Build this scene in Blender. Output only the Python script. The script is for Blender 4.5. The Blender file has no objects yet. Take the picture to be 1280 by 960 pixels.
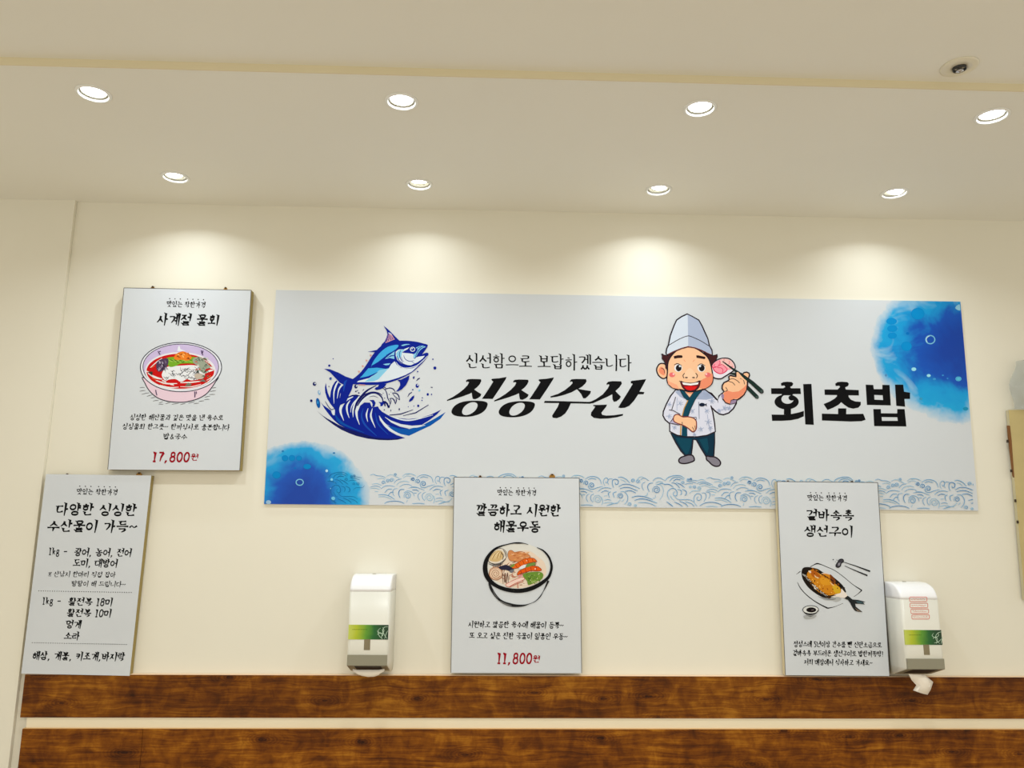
import bpy, bmesh, math, random
from mathutils import Vector, Matrix
from mathutils.geometry import tessellate_polygon
random.seed(7)
C = bpy.context.scene.collection
PI = math.pi

# ------------------------------------------------------------------ camera
F, PITCH, YAW, ROLL = 1000.0, math.radians(10.9), math.radians(1.75), math.radians(0.463)
CAM = Vector((0, -2.8, 1.40))
fwd = Vector((math.sin(YAW)*math.cos(PITCH), math.cos(YAW)*math.cos(PITCH), math.sin(PITCH)))
r0 = Vector((math.cos(YAW), -math.sin(YAW), 0))
u0 = r0.cross(fwd)
RT = math.cos(ROLL)*r0 + math.sin(ROLL)*u0
UP = -math.sin(ROLL)*r0 + math.cos(ROLL)*u0
cd = bpy.data.cameras.new('camera'); cam = bpy.data.objects.new('camera', cd); C.objects.link(cam)
cd.sensor_width = 36; cd.lens = 36*F/1280; cd.clip_start = 0.05
cam.matrix_world = Matrix.Translation(CAM) @ Matrix((RT, UP, -fwd)).transposed().to_4x4()
bpy.context.scene.camera = cam

def ray(u, v): return RT*((u-640)/F) - UP*((v-480)/F) + fwd
def at(u, v, Y=0.0):
    d = ray(u, v); return CAM + d*((Y-CAM.y)/d.y)
def atz(u, v, Z):
    d = ray(u, v); return CAM + d*((Z-CAM.z)/d.z)

# ------------------------------------------------------------------ materials
def lin(c):
    c = c/255.0
    return c/12.92 if c <= 0.04045 else ((c+0.055)/1.055)**2.4
def rgb(r, g, b): return (lin(r), lin(g), lin(b), 1)
MATS = {}
def mat(name, col, rough=0.5, metal=0.0, spec=0.5, emit=None, strength=0, trans=0, alpha=1):
    if name in MATS: return MATS[name]
    m = bpy.data.materials.new(name); m.use_nodes = True
    b = m.node_tree.nodes['Principled BSDF']
    b.inputs['Base Color'].default_value = col; b.inputs['Roughness'].default_value = rough
    b.inputs['Metallic'].default_value = metal; b.inputs['Specular IOR Level'].default_value = spec
    if emit: b.inputs['Emission Color'].default_value = emit; b.inputs['Emission Strength'].default_value = strength
    if trans: b.inputs['Transmission Weight'].default_value = trans
    if alpha < 1: b.inputs['Alpha'].default_value = alpha
    MATS[name] = m
    return m
def ink(r, g, b): return mat('ink_%d_%d_%d' % (r, g, b), rgb(r, g, b), 0.6, spec=0.1)
def N(m, t, **kw):
    n = m.node_tree.nodes.new(t)
    for k, v in kw.items():
        if k in n.inputs.keys() if hasattr(n.inputs, 'keys') else False: n.inputs[k].default_value = v
        else: setattr(n, k, v)
    return n
def L(m, a, b): m.node_tree.links.new(a, b)
def math_(m, op, a, b=None, c=None):
    n = m.node_tree.nodes.new('ShaderNodeMath'); n.operation = op
    for i, x in enumerate((a, b, c)):
        if x is None: continue
        if isinstance(x, (int, float)): n.inputs[i].default_value = x
        else: L(m, x, n.inputs[i])
    return n.outputs[0]
def ramp(m, fac, stops, interp='LINEAR'):
    n = m.node_tree.nodes.new('ShaderNodeValToRGB'); n.color_ramp.interpolation = interp
    e = n.color_ramp.elements
    while len(e) < len(stops): e.new(0.5)
    for i, (p, c) in enumerate(stops): e[i].position = p; e[i].color = c
    L(m, fac, n.inputs[0]); return n.outputs[0]
def mixc(m, fac, a, b):
    n = m.node_tree.nodes.new('ShaderNodeMix'); n.data_type = 'RGBA'
    for i, x in ((0, fac), (6, a), (7, b)):
        if isinstance(x, (int, float)): n.inputs[i].default_value = x
        elif isinstance(x, tuple): n.inputs[i].default_value = x
        else: L(m, x, n.inputs[i])
    return n.outputs[2]
def noise(m, vec, scale, detail=3, rough=0.5, dist=0):
    n = m.node_tree.nodes.new('ShaderNodeTexNoise'); n.inputs['Scale'].default_value = scale
    n.inputs['Detail'].default_value = detail; n.inputs['Roughness'].default_value = rough
    n.inputs['Distortion'].default_value = dist
    if vec is not None: L(m, vec, n.inputs['Vector'])
    return n.outputs[0]
def coords(m, scale=(1, 1, 1), loc=(0, 0, 0)):
    t = m.node_tree.nodes.new('ShaderNodeTexCoord'); mp = m.node_tree.nodes.new('ShaderNodeMapping')
    mp.inputs['Scale'].default_value = scale; mp.inputs['Location'].default_value = loc
    L(m, t.outputs['Object'], mp.inputs[0]); return mp.outputs[0]
def bump(m, h, strength, dist=0.002):
    n = m.node_tree.nodes.new('ShaderNodeBump'); n.inputs['Strength'].default_value = strength
    n.inputs['Distance'].default_value = dist; L(m, h, n.inputs['Height'])
    L(m, n.outputs[0], m.node_tree.nodes['Principled BSDF'].inputs['Normal'])
def base(m, c): L(m, c, m.node_tree.nodes['Principled BSDF'].inputs['Base Color'])

WALL = mat('painted_wall', rgb(238, 228, 206), 0.62, spec=0.3)
n1 = noise(WALL, coords(WALL), 2.2, 3); base(WALL, mixc(WALL, n1, rgb(233, 228, 212), rgb(228, 224, 208)))
bump(WALL, noise(WALL, coords(WALL), 260, 2), 0.12, 0.001)
CEIL = mat('painted_ceiling', rgb(224, 219, 210), 0.6, spec=0.3)
n1 = noise(CEIL, coords(CEIL), 1.5, 3); base(CEIL, mixc(CEIL, n1, rgb(238, 236, 227), rgb(231, 229, 220)))
FLOOR = mat('floor_tile', rgb(180, 165, 140), 0.4)
n1 = noise(FLOOR, coords(FLOOR), 8, 4); base(FLOOR, mixc(FLOOR, n1, rgb(206, 192, 168), rgb(186, 172, 148)))

def wood(name, seed, light, tone):
    m = mat(name, rgb(*light), 0.5, spec=0.18)
    warp = noise(m, coords(m, (3, 1, 9), (seed*3, 0, 1)), 1.6, 2, 0.5)                 # grain bends round the knots
    sx = m.node_tree.nodes.new('ShaderNodeSeparateXYZ'); L(m, coords(m), sx.inputs[0])
    zz_ = math_(m, 'ADD', sx.outputs[2], math_(m, 'MULTIPLY', warp, 0.05))
    cb = m.node_tree.nodes.new('ShaderNodeCombineXYZ')
    L(m, math_(m, 'MULTIPLY', sx.outputs[0], 2.4), cb.inputs[0]); L(m, math_(m, 'MULTIPLY', zz_, 70), cb.inputs[2]); cb.inputs[1].default_value = seed
    g = noise(m, cb.outputs[0], 1.3, 6, 0.65, 0.5)
    f = noise(m, coords(m, (7, 1, 420), (seed, 0, 0)), 1.0, 3, 0.6)
    p = noise(m, coords(m, (4.5, 1, 8), (seed*2, 0, 3)), 1.7, 5, 0.6, 0.7)
    q = noise(m, coords(m, (13, 1, 9), (seed*2, 0, 7)), 1.6, 4, 0.6, 0.9)
    v = m.node_tree.nodes.new('ShaderNodeTexVoronoi'); v.voronoi_dimensions = '2D'; v.inputs['Scale'].default_value = 1.0; v.inputs['Randomness'].default_value = 1.0
    c2 = m.node_tree.nodes.new('ShaderNodeCombineXYZ')
    L(m, math_(m, 'ADD', math_(m, 'MULTIPLY', sx.outputs[0], 3.6), seed*7.3), c2.inputs[0]); L(m, math_(m, 'ADD', math_(m, 'MULTIPLY', sx.outputs[2], 9.0), seed), c2.inputs[1])
    L(m, c2.outputs[0], v.inputs['Vector'])
    d = math_(m, 'ADD', v.outputs['Distance'], math_(m, 'MULTIPLY', math_(m, 'SUBTRACT', q, 0.5), 0.09))
    knot = math_(m, 'MINIMUM', 1.0, math_(m, 'MAXIMUM', 0.0, math_(m, 'MULTIPLY', math_(m, 'SUBTRACT', d, 0.015), 16.0)))
    halo = math_(m, 'MINIMUM', 1.0, math_(m, 'MULTIPLY', d, 3.0))
    ring = math_(m, 'MULTIPLY', math_(m, 'SINE', math_(m, 'MULTIPLY', d, 150)), math_(m, 'SUBTRACT', 1.0, halo))
    t = math_(m, 'ADD', math_(m, 'MULTIPLY', g, 0.75), math_(m, 'MULTIPLY', p, 0.65))
    t = math_(m, 'ADD', t, math_(m, 'MULTIPLY', math_(m, 'SUBTRACT', q, 0.5), 0.55))
    t = math_(m, 'ADD', t, math_(m, 'MULTIPLY', math_(m, 'SUBTRACT', f, 0.5), 0.35))
    t = math_(m, 'ADD', t, math_(m, 'MULTIPLY', math_(m, 'SUBTRACT', knot, 1.0), 0.22))
    t = math_(m, 'ADD', t, math_(m, 'MULTIPLY', math_(m, 'SUBTRACT', halo, 1.0), 0.10))
    t = math_(m, 'ADD', t, math_(m, 'MULTIPLY', ring, 0.07))
    k = tone
    t = math_(m, 'ADD', t, math_(m, 'MULTIPLY', math_(m, 'SUBTRACT', noise(m, coords(m, (1, 1, 1), (seed, 0, 0)), 4.0, 2), 0.5), 0.5))
    c = ramp(m, t, [(0.36, rgb(44*k, 16*k, 0)), (0.60, rgb(92*k, 46*k, 0)), (0.76, rgb(122*k, 68*k, 2*k)), (0.98, rgb(164*k, 106*k, 22*k))])
    base(m, c); bump(m, g, 0.25, 0.002)
    return m
WOOD_RAIL = wood('stained_pine_rail', 3.3, (130, 70, 14), 1.0)
WOOD_LOW = wood('stained_pine_panel', 11.1, (130, 70, 14), 1.06)

# ------------------------------------------------------------------ object helpers
def link(name, me, parent=None, **props):
    o = bpy.data.objects.new(name, me); C.objects.link(o)
    if parent is not None:
        o.parent = parent; o.matrix_parent_inverse = Matrix.Translation(-parent.location)
    for k, v in props.items(): o[k] = v
    return o
def empty(name, loc, label, cat, group=None):
    o = bpy.data.objects.new(name, None); C.objects.link(o); o.location = loc; o.empty_display_size = 0.05
    o['label'] = label; o['category'] = cat
    if group: o['group'] = group
    return o
def mesh_obj(name, verts, faces, m, parent=None, smooth=False, bevel=0, mats=None, midx=None, **props):
    me = bpy.data.meshes.new(name); me.from_pydata([tuple(v) for v in verts], [], faces)
    for mm in (mats or [m]): me.materials.append(mm)
    if midx:
        for p, i in zip(me.polygons, midx): p.material_index = i
    if smooth:
        for p in me.polygons: p.use_smooth = True
    bm = bmesh.new(); bm.from_mesh(me); bmesh.ops.recalc_face_normals(bm, faces=bm.faces)
    if bevel: bmesh.ops.bevel(bm, geom=bm.edges[:], offset=bevel, segments=2, affect='EDGES', profile=0.7)
    bm.to_mesh(me); bm.free()
    return link(name, me, parent, **props)
BOXF = [(0,1,2,3), (7,6,5,4), (0,4,5,1), (1,5,6,2), (2,6,7,3), (3,7,4,0)]
def box(name, a, b, m, parent=None, bevel=0, **props):
    (x0,y0,z0),(x1,y1,z1) = a, b
    v = [(x0,y0,z0),(x1,y0,z0),(x1,y0,z1),(x0,y0,z1),(x0,y1,z0),(x1,y1,z0),(x1,y1,z1),(x0,y1,z1)]
    return mesh_obj(name, v, BOXF, m, parent, bevel=bevel, **props)
def board(name, corners, y0, y1, mats, parent=None, bevel=0, **props):
    """corners = four world points (front, y0); extruded back to y1. mats = [front, sides]"""
    v = [(p.x, y0, p.z) for p in corners] + [(p.x, y1, p.z) for p in corners]
    return mesh_obj(name, v, BOXF, None, parent, mats=mats, midx=[0,1,1,1,1,1], bevel=bevel, **props)

def catmull(pts, closed=False, n=5):
    P = [Vector((p[0], p[1])) for p in pts]; out = []
    k = len(P)
    if k < 3: return [tuple(p) for p in P]
    rng = range(k) if closed else range(k-1)
    for i in rng:
        p0 = P[(i-1) % k] if closed or i > 0 else P[0]*2-P[1]
        p1, p2 = P[i], P[(i+1) % k]
        p3 = P[(i+2) % k] if closed or i+2 < k else P[-1]*2-P[-2]
        for j in range(n):
            t = j/n
            out.append(tuple(0.5*((2*p1)+(p2-p0)*t+(2*p0-5*p1+4*p2-p3)*t*t+(3*p1-p0-3*p2+p3)*t**3)))
    if not closed: out.append(tuple(P[-1]))
    return out

class Art:
    """Flat print on a board: everything is drawn in the board's face plane, each ink layer a hair above the last."""
    def __init__(s, Y): s.Y = Y; s.lay = 0.0002; s.fr = (0, 0, 1); s.V = []; s.Fc = []; s.mi = []; s.mats = []; s.clip = None; s.step = 0.000009
    def frame(s, ox, oy, k): s.fr = (ox, oy, k)
    def px(s, p): return (s.fr[0]+p[0]/s.fr[2], s.fr[1]+p[1]/s.fr[2])
    def _mi(s, m):
        if m not in s.mats: s.mats.append(m)
        return s.mats.index(m)
    def _add(s, pts, tris, m):
        b = len(s.V)
        for p in pts: s.V.append(at(p[0], p[1], s.Y - s.lay))
        mi = s._mi(m)
        for t in tris: s.Fc.append(tuple(b+i for i in t)); s.mi.append(mi)
    def poly(s, pts, m, smooth=False, outline=None, holes=(), n=5, raw=False):
        s.lay += s.step*1.6
        loops = [list(pts)] + [list(h) for h in holes]
        if smooth: loops = [catmull(l, True, n) for l in loops]
        if not raw: loops = [[s.px(p) for p in l] for l in loops]
        tris = tessellate_polygon([[Vector((x, y, 0)) for x, y in l] for l in loops])
        s._add([p for l in loops for p in l], tris, m)
        if outline:
            w, om = outline; w *= 1.35 if w > .45 else 1
            for l in loops: s.stroke(l, w, om, closed=True, raw=True)
    def stroke(s, pts, w, m, smooth=False, closed=False, raw=False, taper=False):
        """w: width in photo px, or a list of widths per given point"""
        s.lay += s.step
        k = len(pts)
        ws = list(w) if isinstance(w, (list, tuple)) else [w]*k
        if s.step > 0.000005: ws = [x+0.2 for x in ws]
        if taper: ws = [x*(0.35+0.65*math.sin(PI*min(1, max(0, (i+0.35)/(k-0.3))))) for i, x in enumerate(ws)]
        P = [s.px(p) for p in pts] if not raw else list(pts)
        if smooth and k > 2:
            idx = catmull([(i, ws[i]) for i in range(k)], closed, 5)
            P = catmull(P, closed, 5); ws = [max(0.05, q[1]) for q in idx]
        if s.clip: 
            keep = [i for i, p in enumerate(P) if s.clip(p)]
            if len(keep) < 2: return
            P = [P[i] for i in keep]; ws = [ws[i] for i in keep]
        k = len(P); pts3 = []; 
        for i in range(k):
            a = Vector(P[(i-1) % k]) if closed or i > 0 else Vector(P[i])
            b = Vector(P[(i+1) % k]) if closed or i < k-1 else Vector(P[i])
            d = (b-a); 
            if d.length < 1e-9: d = Vector((1, 0))
            d.normalize(); nrm = Vector((-d.y, d.x))*ws[i]/2
            pts3 += [(P[i][0]+nrm.x, P[i][1]+nrm.y), (P[i][0]-nrm.x, P[i][1]-nrm.y)]
        q = [(2*i, 2*i+1, 2*i+3, 2*i+2) for i in range(k-1)]
        if closed: q.append((2*k-2, 2*k-1, 1, 0))
        s._add(pts3, q, m)
    def ell(s, cx, cy, rx, ry, m, rot=0, outline=None, n=28, hole=None):
        f = lambda rx, ry: [(cx+rx*math.cos(a)*math.cos(rot)-ry*math.sin(a)*math.sin(rot), cy+rx*math.cos(a)*math.sin(rot)+ry*math.sin(a)*math.cos(rot)) for a in [2*PI*i/n for i in range(n)]]
        s.poly(f(rx, ry), m, outline=outline, holes=[f(rx*hole, ry*hole)] if hole else ())
    def ring(s, cx, cy, rx, ry, w, m, n=40, a0=0, a1=2*PI):
        s.stroke([(cx+rx*math.cos(a0+(a1-a0)*i/n), cy+ry*math.sin(a0+(a1-a0)*i/n)) for i in range(n+1)], w, m)
    def spiral(s, cx, cy, r, w, m, turns=1.6, start=0.5, flip=1):
        n = 22
        s.stroke([(cx+flip*r*(1-0.85*i/n)*math.cos(start+turns*2*PI*i/n), cy+r*(1-0.85*i/n)*math.sin(start+turns*2*PI*i/n)) for i in range(n+1)], w, m)
    def build(s, name, parent, **props):
        me = bpy.data.meshes.new(name); me.from_pydata([tuple(v) for v in s.V], [], s.Fc)
        for mm in s.mats: me.materials.append(mm)
        for p, i in zip(me.polygons, s.mi): p.material_index = i
        me.update()
        # every face looks at the room
        bm = bmesh.new(); bm.from_mesh(me); bm.normal_update()
        bmesh.ops.reverse_faces(bm, faces=[f for f in bm.faces if f.normal.y > 0])
        bm.to_mesh(me); bm.free()
        return link(name, me, parent, **props)

# ------------------------------------------------------------------ brush lettering: strokes of every letter in a unit box (y down)
def arc(cx, cy, rx, ry, a0=0, a1=360, n=14): return [(cx+rx*math.cos(math.radians(a0+(a1-a0)*i/n)), cy+ry*math.sin(math.radians(a0+(a1-a0)*i/n))) for i in range(n+1)]
H_, V_, D_, O_ = 'h', 'v', 'd', 'o'
def T(ss, x0, y0, x1, y1): return [(k, [(x0+x*(x1-x0), y0+y*(y1-y0)) for x, y in p]) for k, p in ss]
CONS = {
 'ㄱ': [(H_, [(.08,.14),(.5,.1),(.88,.14)]), (D_, [(.86,.12),(.78,.55),(.45,.98)])],
 'ㄴ': [(V_, [(.16,.05),(.15,.5),(.2,.86)]), (H_, [(.18,.86),(.55,.88),(.95,.74)])],
 'ㄷ': [(H_, [(.1,.12),(.5,.1),(.9,.08)]), (V_, [(.18,.12),(.14,.5),(.18,.88)]), (H_, [(.16,.88),(.55,.9),(.95,.78)])],
 'ㄹ': [(H_, [(.1,.08),(.5,.06),(.85,.08)]), (D_, [(.85,.08),(.82,.45)]), (H_, [(.14,.46),(.82,.44)]), (V_, [(.14,.46),(.12,.9)]), (H_, [(.12,.92),(.55,.93),(.95,.86)])],
 'ㅁ': [(V_, [(.14,.12),(.18,.9)]), (H_, [(.14,.12),(.86,.1)]), (V_, [(.86,.1),(.8,.9)]), (H_, [(.18,.86),(.82,.86)])],
 'ㅂ': [(V_, [(.14,.02),(.18,.92)]), (V_, [(.84,.02),(.8,.92)]), (H_, [(.16,.46),(.82,.46)]), (H_, [(.18,.88),(.82,.88)])],
 'ㅅ': [(D_, [(.52,.05),(.42,.5),(.05,.96)]), (D_, [(.46,.4),(.68,.68),(.95,.92)])],
 'ㅇ': [(O_, arc(.5,.52,.38,.42))],
 'ㅈ': [(H_, [(.12,.12),(.5,.1),(.86,.12)]), (D_, [(.62,.12),(.45,.55),(.05,.96)]), (D_, [(.46,.48),(.68,.72),(.95,.92)])],
 'ㅊ': [(H_, [(.36,.0),(.66,.04)]), (H_, [(.12,.24),(.86,.22)]), (D_, [(.6,.24),(.44,.6),(.05,.97)]), (D_, [(.46,.54),(.68,.76),(.95,.94)])],
 'ㅋ': [(H_, [(.08,.12),(.88,.12)]), (D_, [(.86,.12),(.78,.55),(.45,.98)]), (H_, [(.12,.5),(.8,.44)])],
 'ㅌ': [(H_, [(.14,.08),(.88,.06)]), (V_, [(.16,.08),(.16,.9)]), (H_, [(.18,.48),(.82,.44)]), (H_, [(.16,.9),(.95,.84)])],
 'ㅍ': [(H_, [(.08,.12),(.92,.1)]), (V_, [(.32,.14),(.38,.84)]), (V_, [(.68,.14),(.62,.84)]), (H_, [(.04,.88),(.96,.84)])],
 'ㅎ': [(H_, [(.36,.0),(.64,.05)]), (H_, [(.08,.26),(.92,.22)]), (O_, arc(.5,.68,.3,.28))],
}
def dbl(c, k=.5): return T(CONS[c], 0, 0, .52, 1) + T(CONS[c], .48, 0, 1, 1)
for d, c in (('ㄲ','ㄱ'), ('ㄸ','ㄷ'), ('ㅃ','ㅂ'), ('ㅆ','ㅅ'), ('ㅉ','ㅈ')): CONS[d] = dbl(c)
VOW = {  # (layout, vertical strokes, horizontal strokes)
 'ㅏ': ('v', [(V_, [(.4,0),(.42,.5),(.4,1)]), (H_, [(.42,.5),(.85,.46)])]),
 'ㅑ': ('v', [(V_, [(.4,0),(.4,1)]), (H_, [(.42,.36),(.82,.33)]), (H_, [(.42,.6),(.85,.57)])]),
 'ㅓ': ('v', [(V_, [(.66,0),(.68,.5),(.66,1)]), (H_, [(.15,.48),(.66,.48)])]),
 'ㅕ': ('v', [(V_, [(.66,0),(.66,1)]), (H_, [(.15,.36),(.66,.35)]), (H_, [(.15,.6),(.66,.6)])]),
 'ㅐ': ('v', [(V_, [(.26,.05),(.26,.92)]), (V_, [(.74,0),(.74,1)]), (H_, [(.26,.5),(.74,.48)])]),
 'ㅔ': ('v', [(V_, [(.4,.05),(.4,.92)]), (V_, [(.78,0),(.78,1)]), (H_, [(.02,.48),(.4,.48)])]),
 'ㅖ': ('v', [(V_, [(.4,.05),(.4,.92)]), (V_, [(.78,0),(.78,1)]), (H_, [(.02,.36),(.4,.36)]), (H_, [(.02,.6),(.4,.6)])]),
 'ㅣ': ('v', [(V_, [(.6,0),(.62,.5),(.58,1)])]),
 'ㅗ': ('h', [(V_, [(.5,0),(.5,.62)]), (H_, [(.0,.7),(.5,.66),(1,.68)])]),
 'ㅛ': ('h', [(V_, [(.34,.05),(.36,.62)]), (V_, [(.66,.05),(.64,.62)]), (H_, [(.0,.7),(.5,.66),(1,.68)])]),
 'ㅜ': ('h', [(H_, [(0,.3),(.5,.26),(1,.28)]), (V_, [(.52,.3),(.48,1)])]),
 'ㅠ': ('h', [(H_, [(0,.3),(.5,.26),(1,.28)]), (V_, [(.36,.3),(.3,1)]), (V_, [(.66,.3),(.68,1)])]),
 'ㅡ': ('h', [(H_, [(0,.5),(.5,.46),(1,.48)])]),
}
COMB = {'ㅘ': ('ㅗ','ㅏ'), 'ㅚ': ('ㅗ','ㅣ'), 'ㅝ': ('ㅜ','ㅓ'), 'ㅟ': ('ㅜ','ㅣ'), 'ㅢ': ('ㅡ','ㅣ')}
CHO = 'ㄱㄲㄴㄷㄸㄹㅁㅂㅃㅅㅆㅇㅈㅉㅊㅋㅌㅍㅎ'
JUNG = 'ㅏㅐㅑㅒㅓㅔㅕㅖㅗㅘㅙㅚㅛㅜㅝㅞㅟㅠㅡㅢㅣ'
JONG = ['', 'ㄱ','ㄲ','ㄳ','ㄴ','ㄵ','ㄶ','ㄷ','ㄹ','ㄺ','ㄻ','ㄼ','ㄽ','ㄾ','ㄿ','ㅀ','ㅁ','ㅂ','ㅄ','ㅅ','ㅆ','ㅇ','ㅈ','ㅊ','ㅋ','ㅌ','ㅍ','ㅎ']
SYM = {
 '0': [(O_, arc(.5,.5,.36,.46))], '1': [(H_, [(.22,.16),(.5,.04)]), (V_, [(.52,.03),(.52,.96)]), (H_, [(.25,.97),(.78,.97)])],
 '5': [(H_, [(.28,.05),(.82,.05)]), (V_, [(.28,.05),(.24,.45)]), (O_, [(.24,.45),(.55,.36),(.82,.55),(.8,.82),(.5,.97),(.18,.88)])],
 '7': [(H_, [(.15,.06),(.86,.06)]), (D_, [(.84,.07),(.55,.5),(.42,.97)])],
 '8': [(O_, arc(.5,.26,.27,.22)), (O_, arc(.5,.72,.34,.26))],
 'k': [(V_, [(.25,.02),(.25,.96)]), (D_, [(.75,.4),(.3,.68)]), (D_, [(.42,.6),(.8,.96)])],
 'g': [(O_, arc(.48,.52,.25,.2)), (O_, arc(.5,.98,.32,.2)), (H_, [(.66,.38),(.88,.33)]), (D_, [(.35,.7),(.3,.82)])],
 ',': [(D_, [(.35,.86),(.42,.95),(.22,1.16)])], '-': [(H_, [(.2,.52),(.8,.5)])], '.': [(D_, [(.4,.9),(.5,.96)])],
 '~': [(H_, [(.08,.58),(.3,.42),(.6,.56),(.92,.42)])], '!': [(V_, [(.5,.02),(.48,.68)]), (D_, [(.46,.88),(.52,.96)])],
 '&': [(O_, [(.9,.95),(.5,.5),(.32,.25),(.48,.08),(.64,.22),(.3,.58),(.2,.8),(.42,.96),(.7,.8),(.85,.55)])],
 '※': [(D_, [(.1,.15),(.9,.9)]), (D_, [(.9,.15),(.1,.9)]), (D_, [(.46,.1),(.54,.2)]), (D_, [(.46,.85),(.54,.95)]), (D_, [(.05,.5),(.15,.54)]), (D_, [(.85,.5),(.95,.54)])],
}
ADV = {',': .42, '.': .4, ' ': .38, '-': .75, '~': .7, '!': .4, '1': .5, '&': .75, '0': .6, '5': .58, '7': .58, '8': .6, 'k': .5, 'g': .52, '※': .6}
def glyph(ch):
    if ch in SYM: return SYM[ch]
    o = ord(ch)-0xAC00
    if not 0 <= o < 11172: return []
    c, v, t = CHO[o//588], JUNG[(o % 588)//28], JONG[o % 28]
    out = []
    if v in COMB:
        h, w = COMB[v]
        if t: out += T(CONS[c], .06, .0, .58, .34) + T(VOW[h][1], .0, .34, .64, .62) + T(VOW[w][1], .6, 0, 1, .66)
        else: out += T(CONS[c], .08, .06, .58, .5) + T(VOW[h][1], .0, .5, .66, .92) + T(VOW[w][1], .6, 0, 1, 1)
    elif VOW[v][0] == 'v':
        if t: out += T(CONS[c], .0, .04, .58, .54) + T(VOW[v][1], .52, -.08, 1.02, .64)
        else: out += T(CONS[c], .0, .16, .58, .82) + T(VOW[v][1], .52, -.08, 1.02, 1.08)
    else:
        if t: out += T(CONS[c], .2, 0, .8, .34) + T(VOW[v][1], .02, .34, .98, .62)
        else: out += T(CONS[c], .16, .04, .84, .52) + T(VOW[v][1], .0, .5, 1, .96)
    if t: out += T(CONS[t], .18, .66, .86, 1.0)
    return out
def text(A, s, x0, y0, x1, y1, h, m, w=.1, sh=0.0, style='brush', wob=0.0):
    st_, A.step = A.step, 0.000001; h *= 0.87
    """string fitted between photo points (x0,y0)-(x1,y1) (centre line), letter height h, stroke w*h; sh = lean"""
    tot = sum(ADV.get(c, 1) for c in s) - 0.06
    ad = (x1-x0)/tot; x = 0
    sy = (y1-y0)/(x1-x0) if x1 != x0 else 0
    for c in s:
        a = ADV.get(c, 1); gw = ad*a*0.96
        for kind, pts in glyph(c):
            jx, jy = (random.uniform(-wob, wob), random.uniform(-wob, wob))
            P = []
            for (px, py) in pts:
                X = x0 + x + (px+jx*.1)*gw; Yl = (py-.5+jy*.1)*h
                P.append((X - sh*Yl, y0 + (X-x0)*sy + Yl))
            W = w*h*1.2; n = len(P)
            if style == 'thin':
                ws = [W*(1.0 if kind in 'vd' else .62)]*n
                if kind == 'o': ws = [W*.8]*n
            else:
                if kind == 'h': ws = [W*.9] + [W*.62]*(n-2) + [W*1.05]
                elif kind == 'v': ws = [W*1.35] + [W*1.05]*(n-2) + [W*.55]
                elif kind == 'd': ws = [W*1.3] + [W*1.0]*(n-2) + [W*.5]
                else: ws = [W*(.72+.35*abs(math.sin(2*PI*i/max(1, n-1)))) for i in range(n)]
            A.stroke(P, ws, m, smooth=(kind != 'o' and n > 2), raw=True)
            if kind == 'v' and style != 'none' and n >= 2:      # the brush's first touch
                p = P[0]; A.stroke([(p[0]-W*1.25, p[1]-W*.25), (p[0], p[1]+W*.45)], [W*.3, W*1.0], m, raw=True)
        x += a*ad
    A.step = st_
# ================================================================== the setting
ZC = at(640, 263.5, 0).z                                        # soffit height
PX = at(73, 430, -0.014).x                                      # front edge of the left pilaster
XL, XR, YB = -4.2, 4.2, -4.6
ZW0 = 0.0
box('wall_back', (PX, 0, ZW0), (XR, 0.12, ZC), WALL, kind='structure')
box('wall_left', (XL, -0.014, ZW0), (PX-0.0005, 0.12, ZC), WALL, bevel=0.0, kind='structure')
box('floor', (XL, YB, -0.05), (XR, 0.12, 0), FLOOR, kind='structure')

STEP = 0.020
ya = atz(0, 81, ZC); yb = atz(1280, 114.5, ZC)                  # lower lip of the ceiling step
def ystep(x): return ya.y + (yb.y-ya.y)*(x-ya.x)/(yb.x-ya.x)
LAMPS = [atz(u, v, ZC) for u, v in ((117, 117), (502, 127), (875, 135.5), (1240, 145), (219, 221.5), (524, 230.5), (823, 237.5), (1118, 241.5))]
RA = 0.0385                                                      # radius of the cut-out
def circ(c, r, n=40): return [(c.x+r*math.cos(2*PI*i/n), c.y+r*math.sin(2*PI*i/n)) for i in range(n)]
outer = [(XL, 0.12), (XL, ystep(XL)), (XR, ystep(XR)), (XR, 0.12)]
loops = [outer] + [circ(p, RA) for p in LAMPS]
tris = tessellate_polygon([[Vector((x, y, 0)) for x, y in l] for l in loops])
V = [(x, y, ZC) for l in loops for x, y in l]; k = len(V)
V2 = V + [(x, y, ZC+0.10) for x, y, z in V]
Fs = [tuple(t) for t in tris] + [tuple(i+k for i in t) for t in tris]
Fs += [(0, 1, 1+k, k), (1, 2, 2+k, 1+k), (2, 3, 3+k, 2+k), (3, 0, k, 3+k)]
mesh_obj('ceiling', V2, Fs, CEIL, kind='structure')
ZU = ZC + STEP
V = [(XL, ystep(XL), ZU), (XR, ystep(XR), ZU), (XR, YB, ZU), (XL, YB, ZU)]
mesh_obj('ceiling', V + [(x, y, z+0.08) for x, y, z in V], BOXF2 if 'BOXF2' in globals() else [(0,1,2,3),(7,6,5,4),(0,4,5,1),(1,5,6,2),(2,6,7,3),(3,7,4,0)], CEIL, kind='structure')
# painted edge bead of the step
STEPM = mat('step_bead_paint', rgb(226, 214, 180), 0.5)
V = []
for x in (XL, XR):
    y = ystep(x); V += [(x, y-0.004, ZC-0.0012), (x, y, ZC-0.0012), (x, y, ZU), (x, y-0.004, ZU)]
mesh_obj('trim_1', V, [(0,1,2,3), (7,6,5,4), (0,4,5,1), (1,5,6,2), (2,6,7,3), (3,7,4,0)], STEPM, kind='structure')

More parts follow.
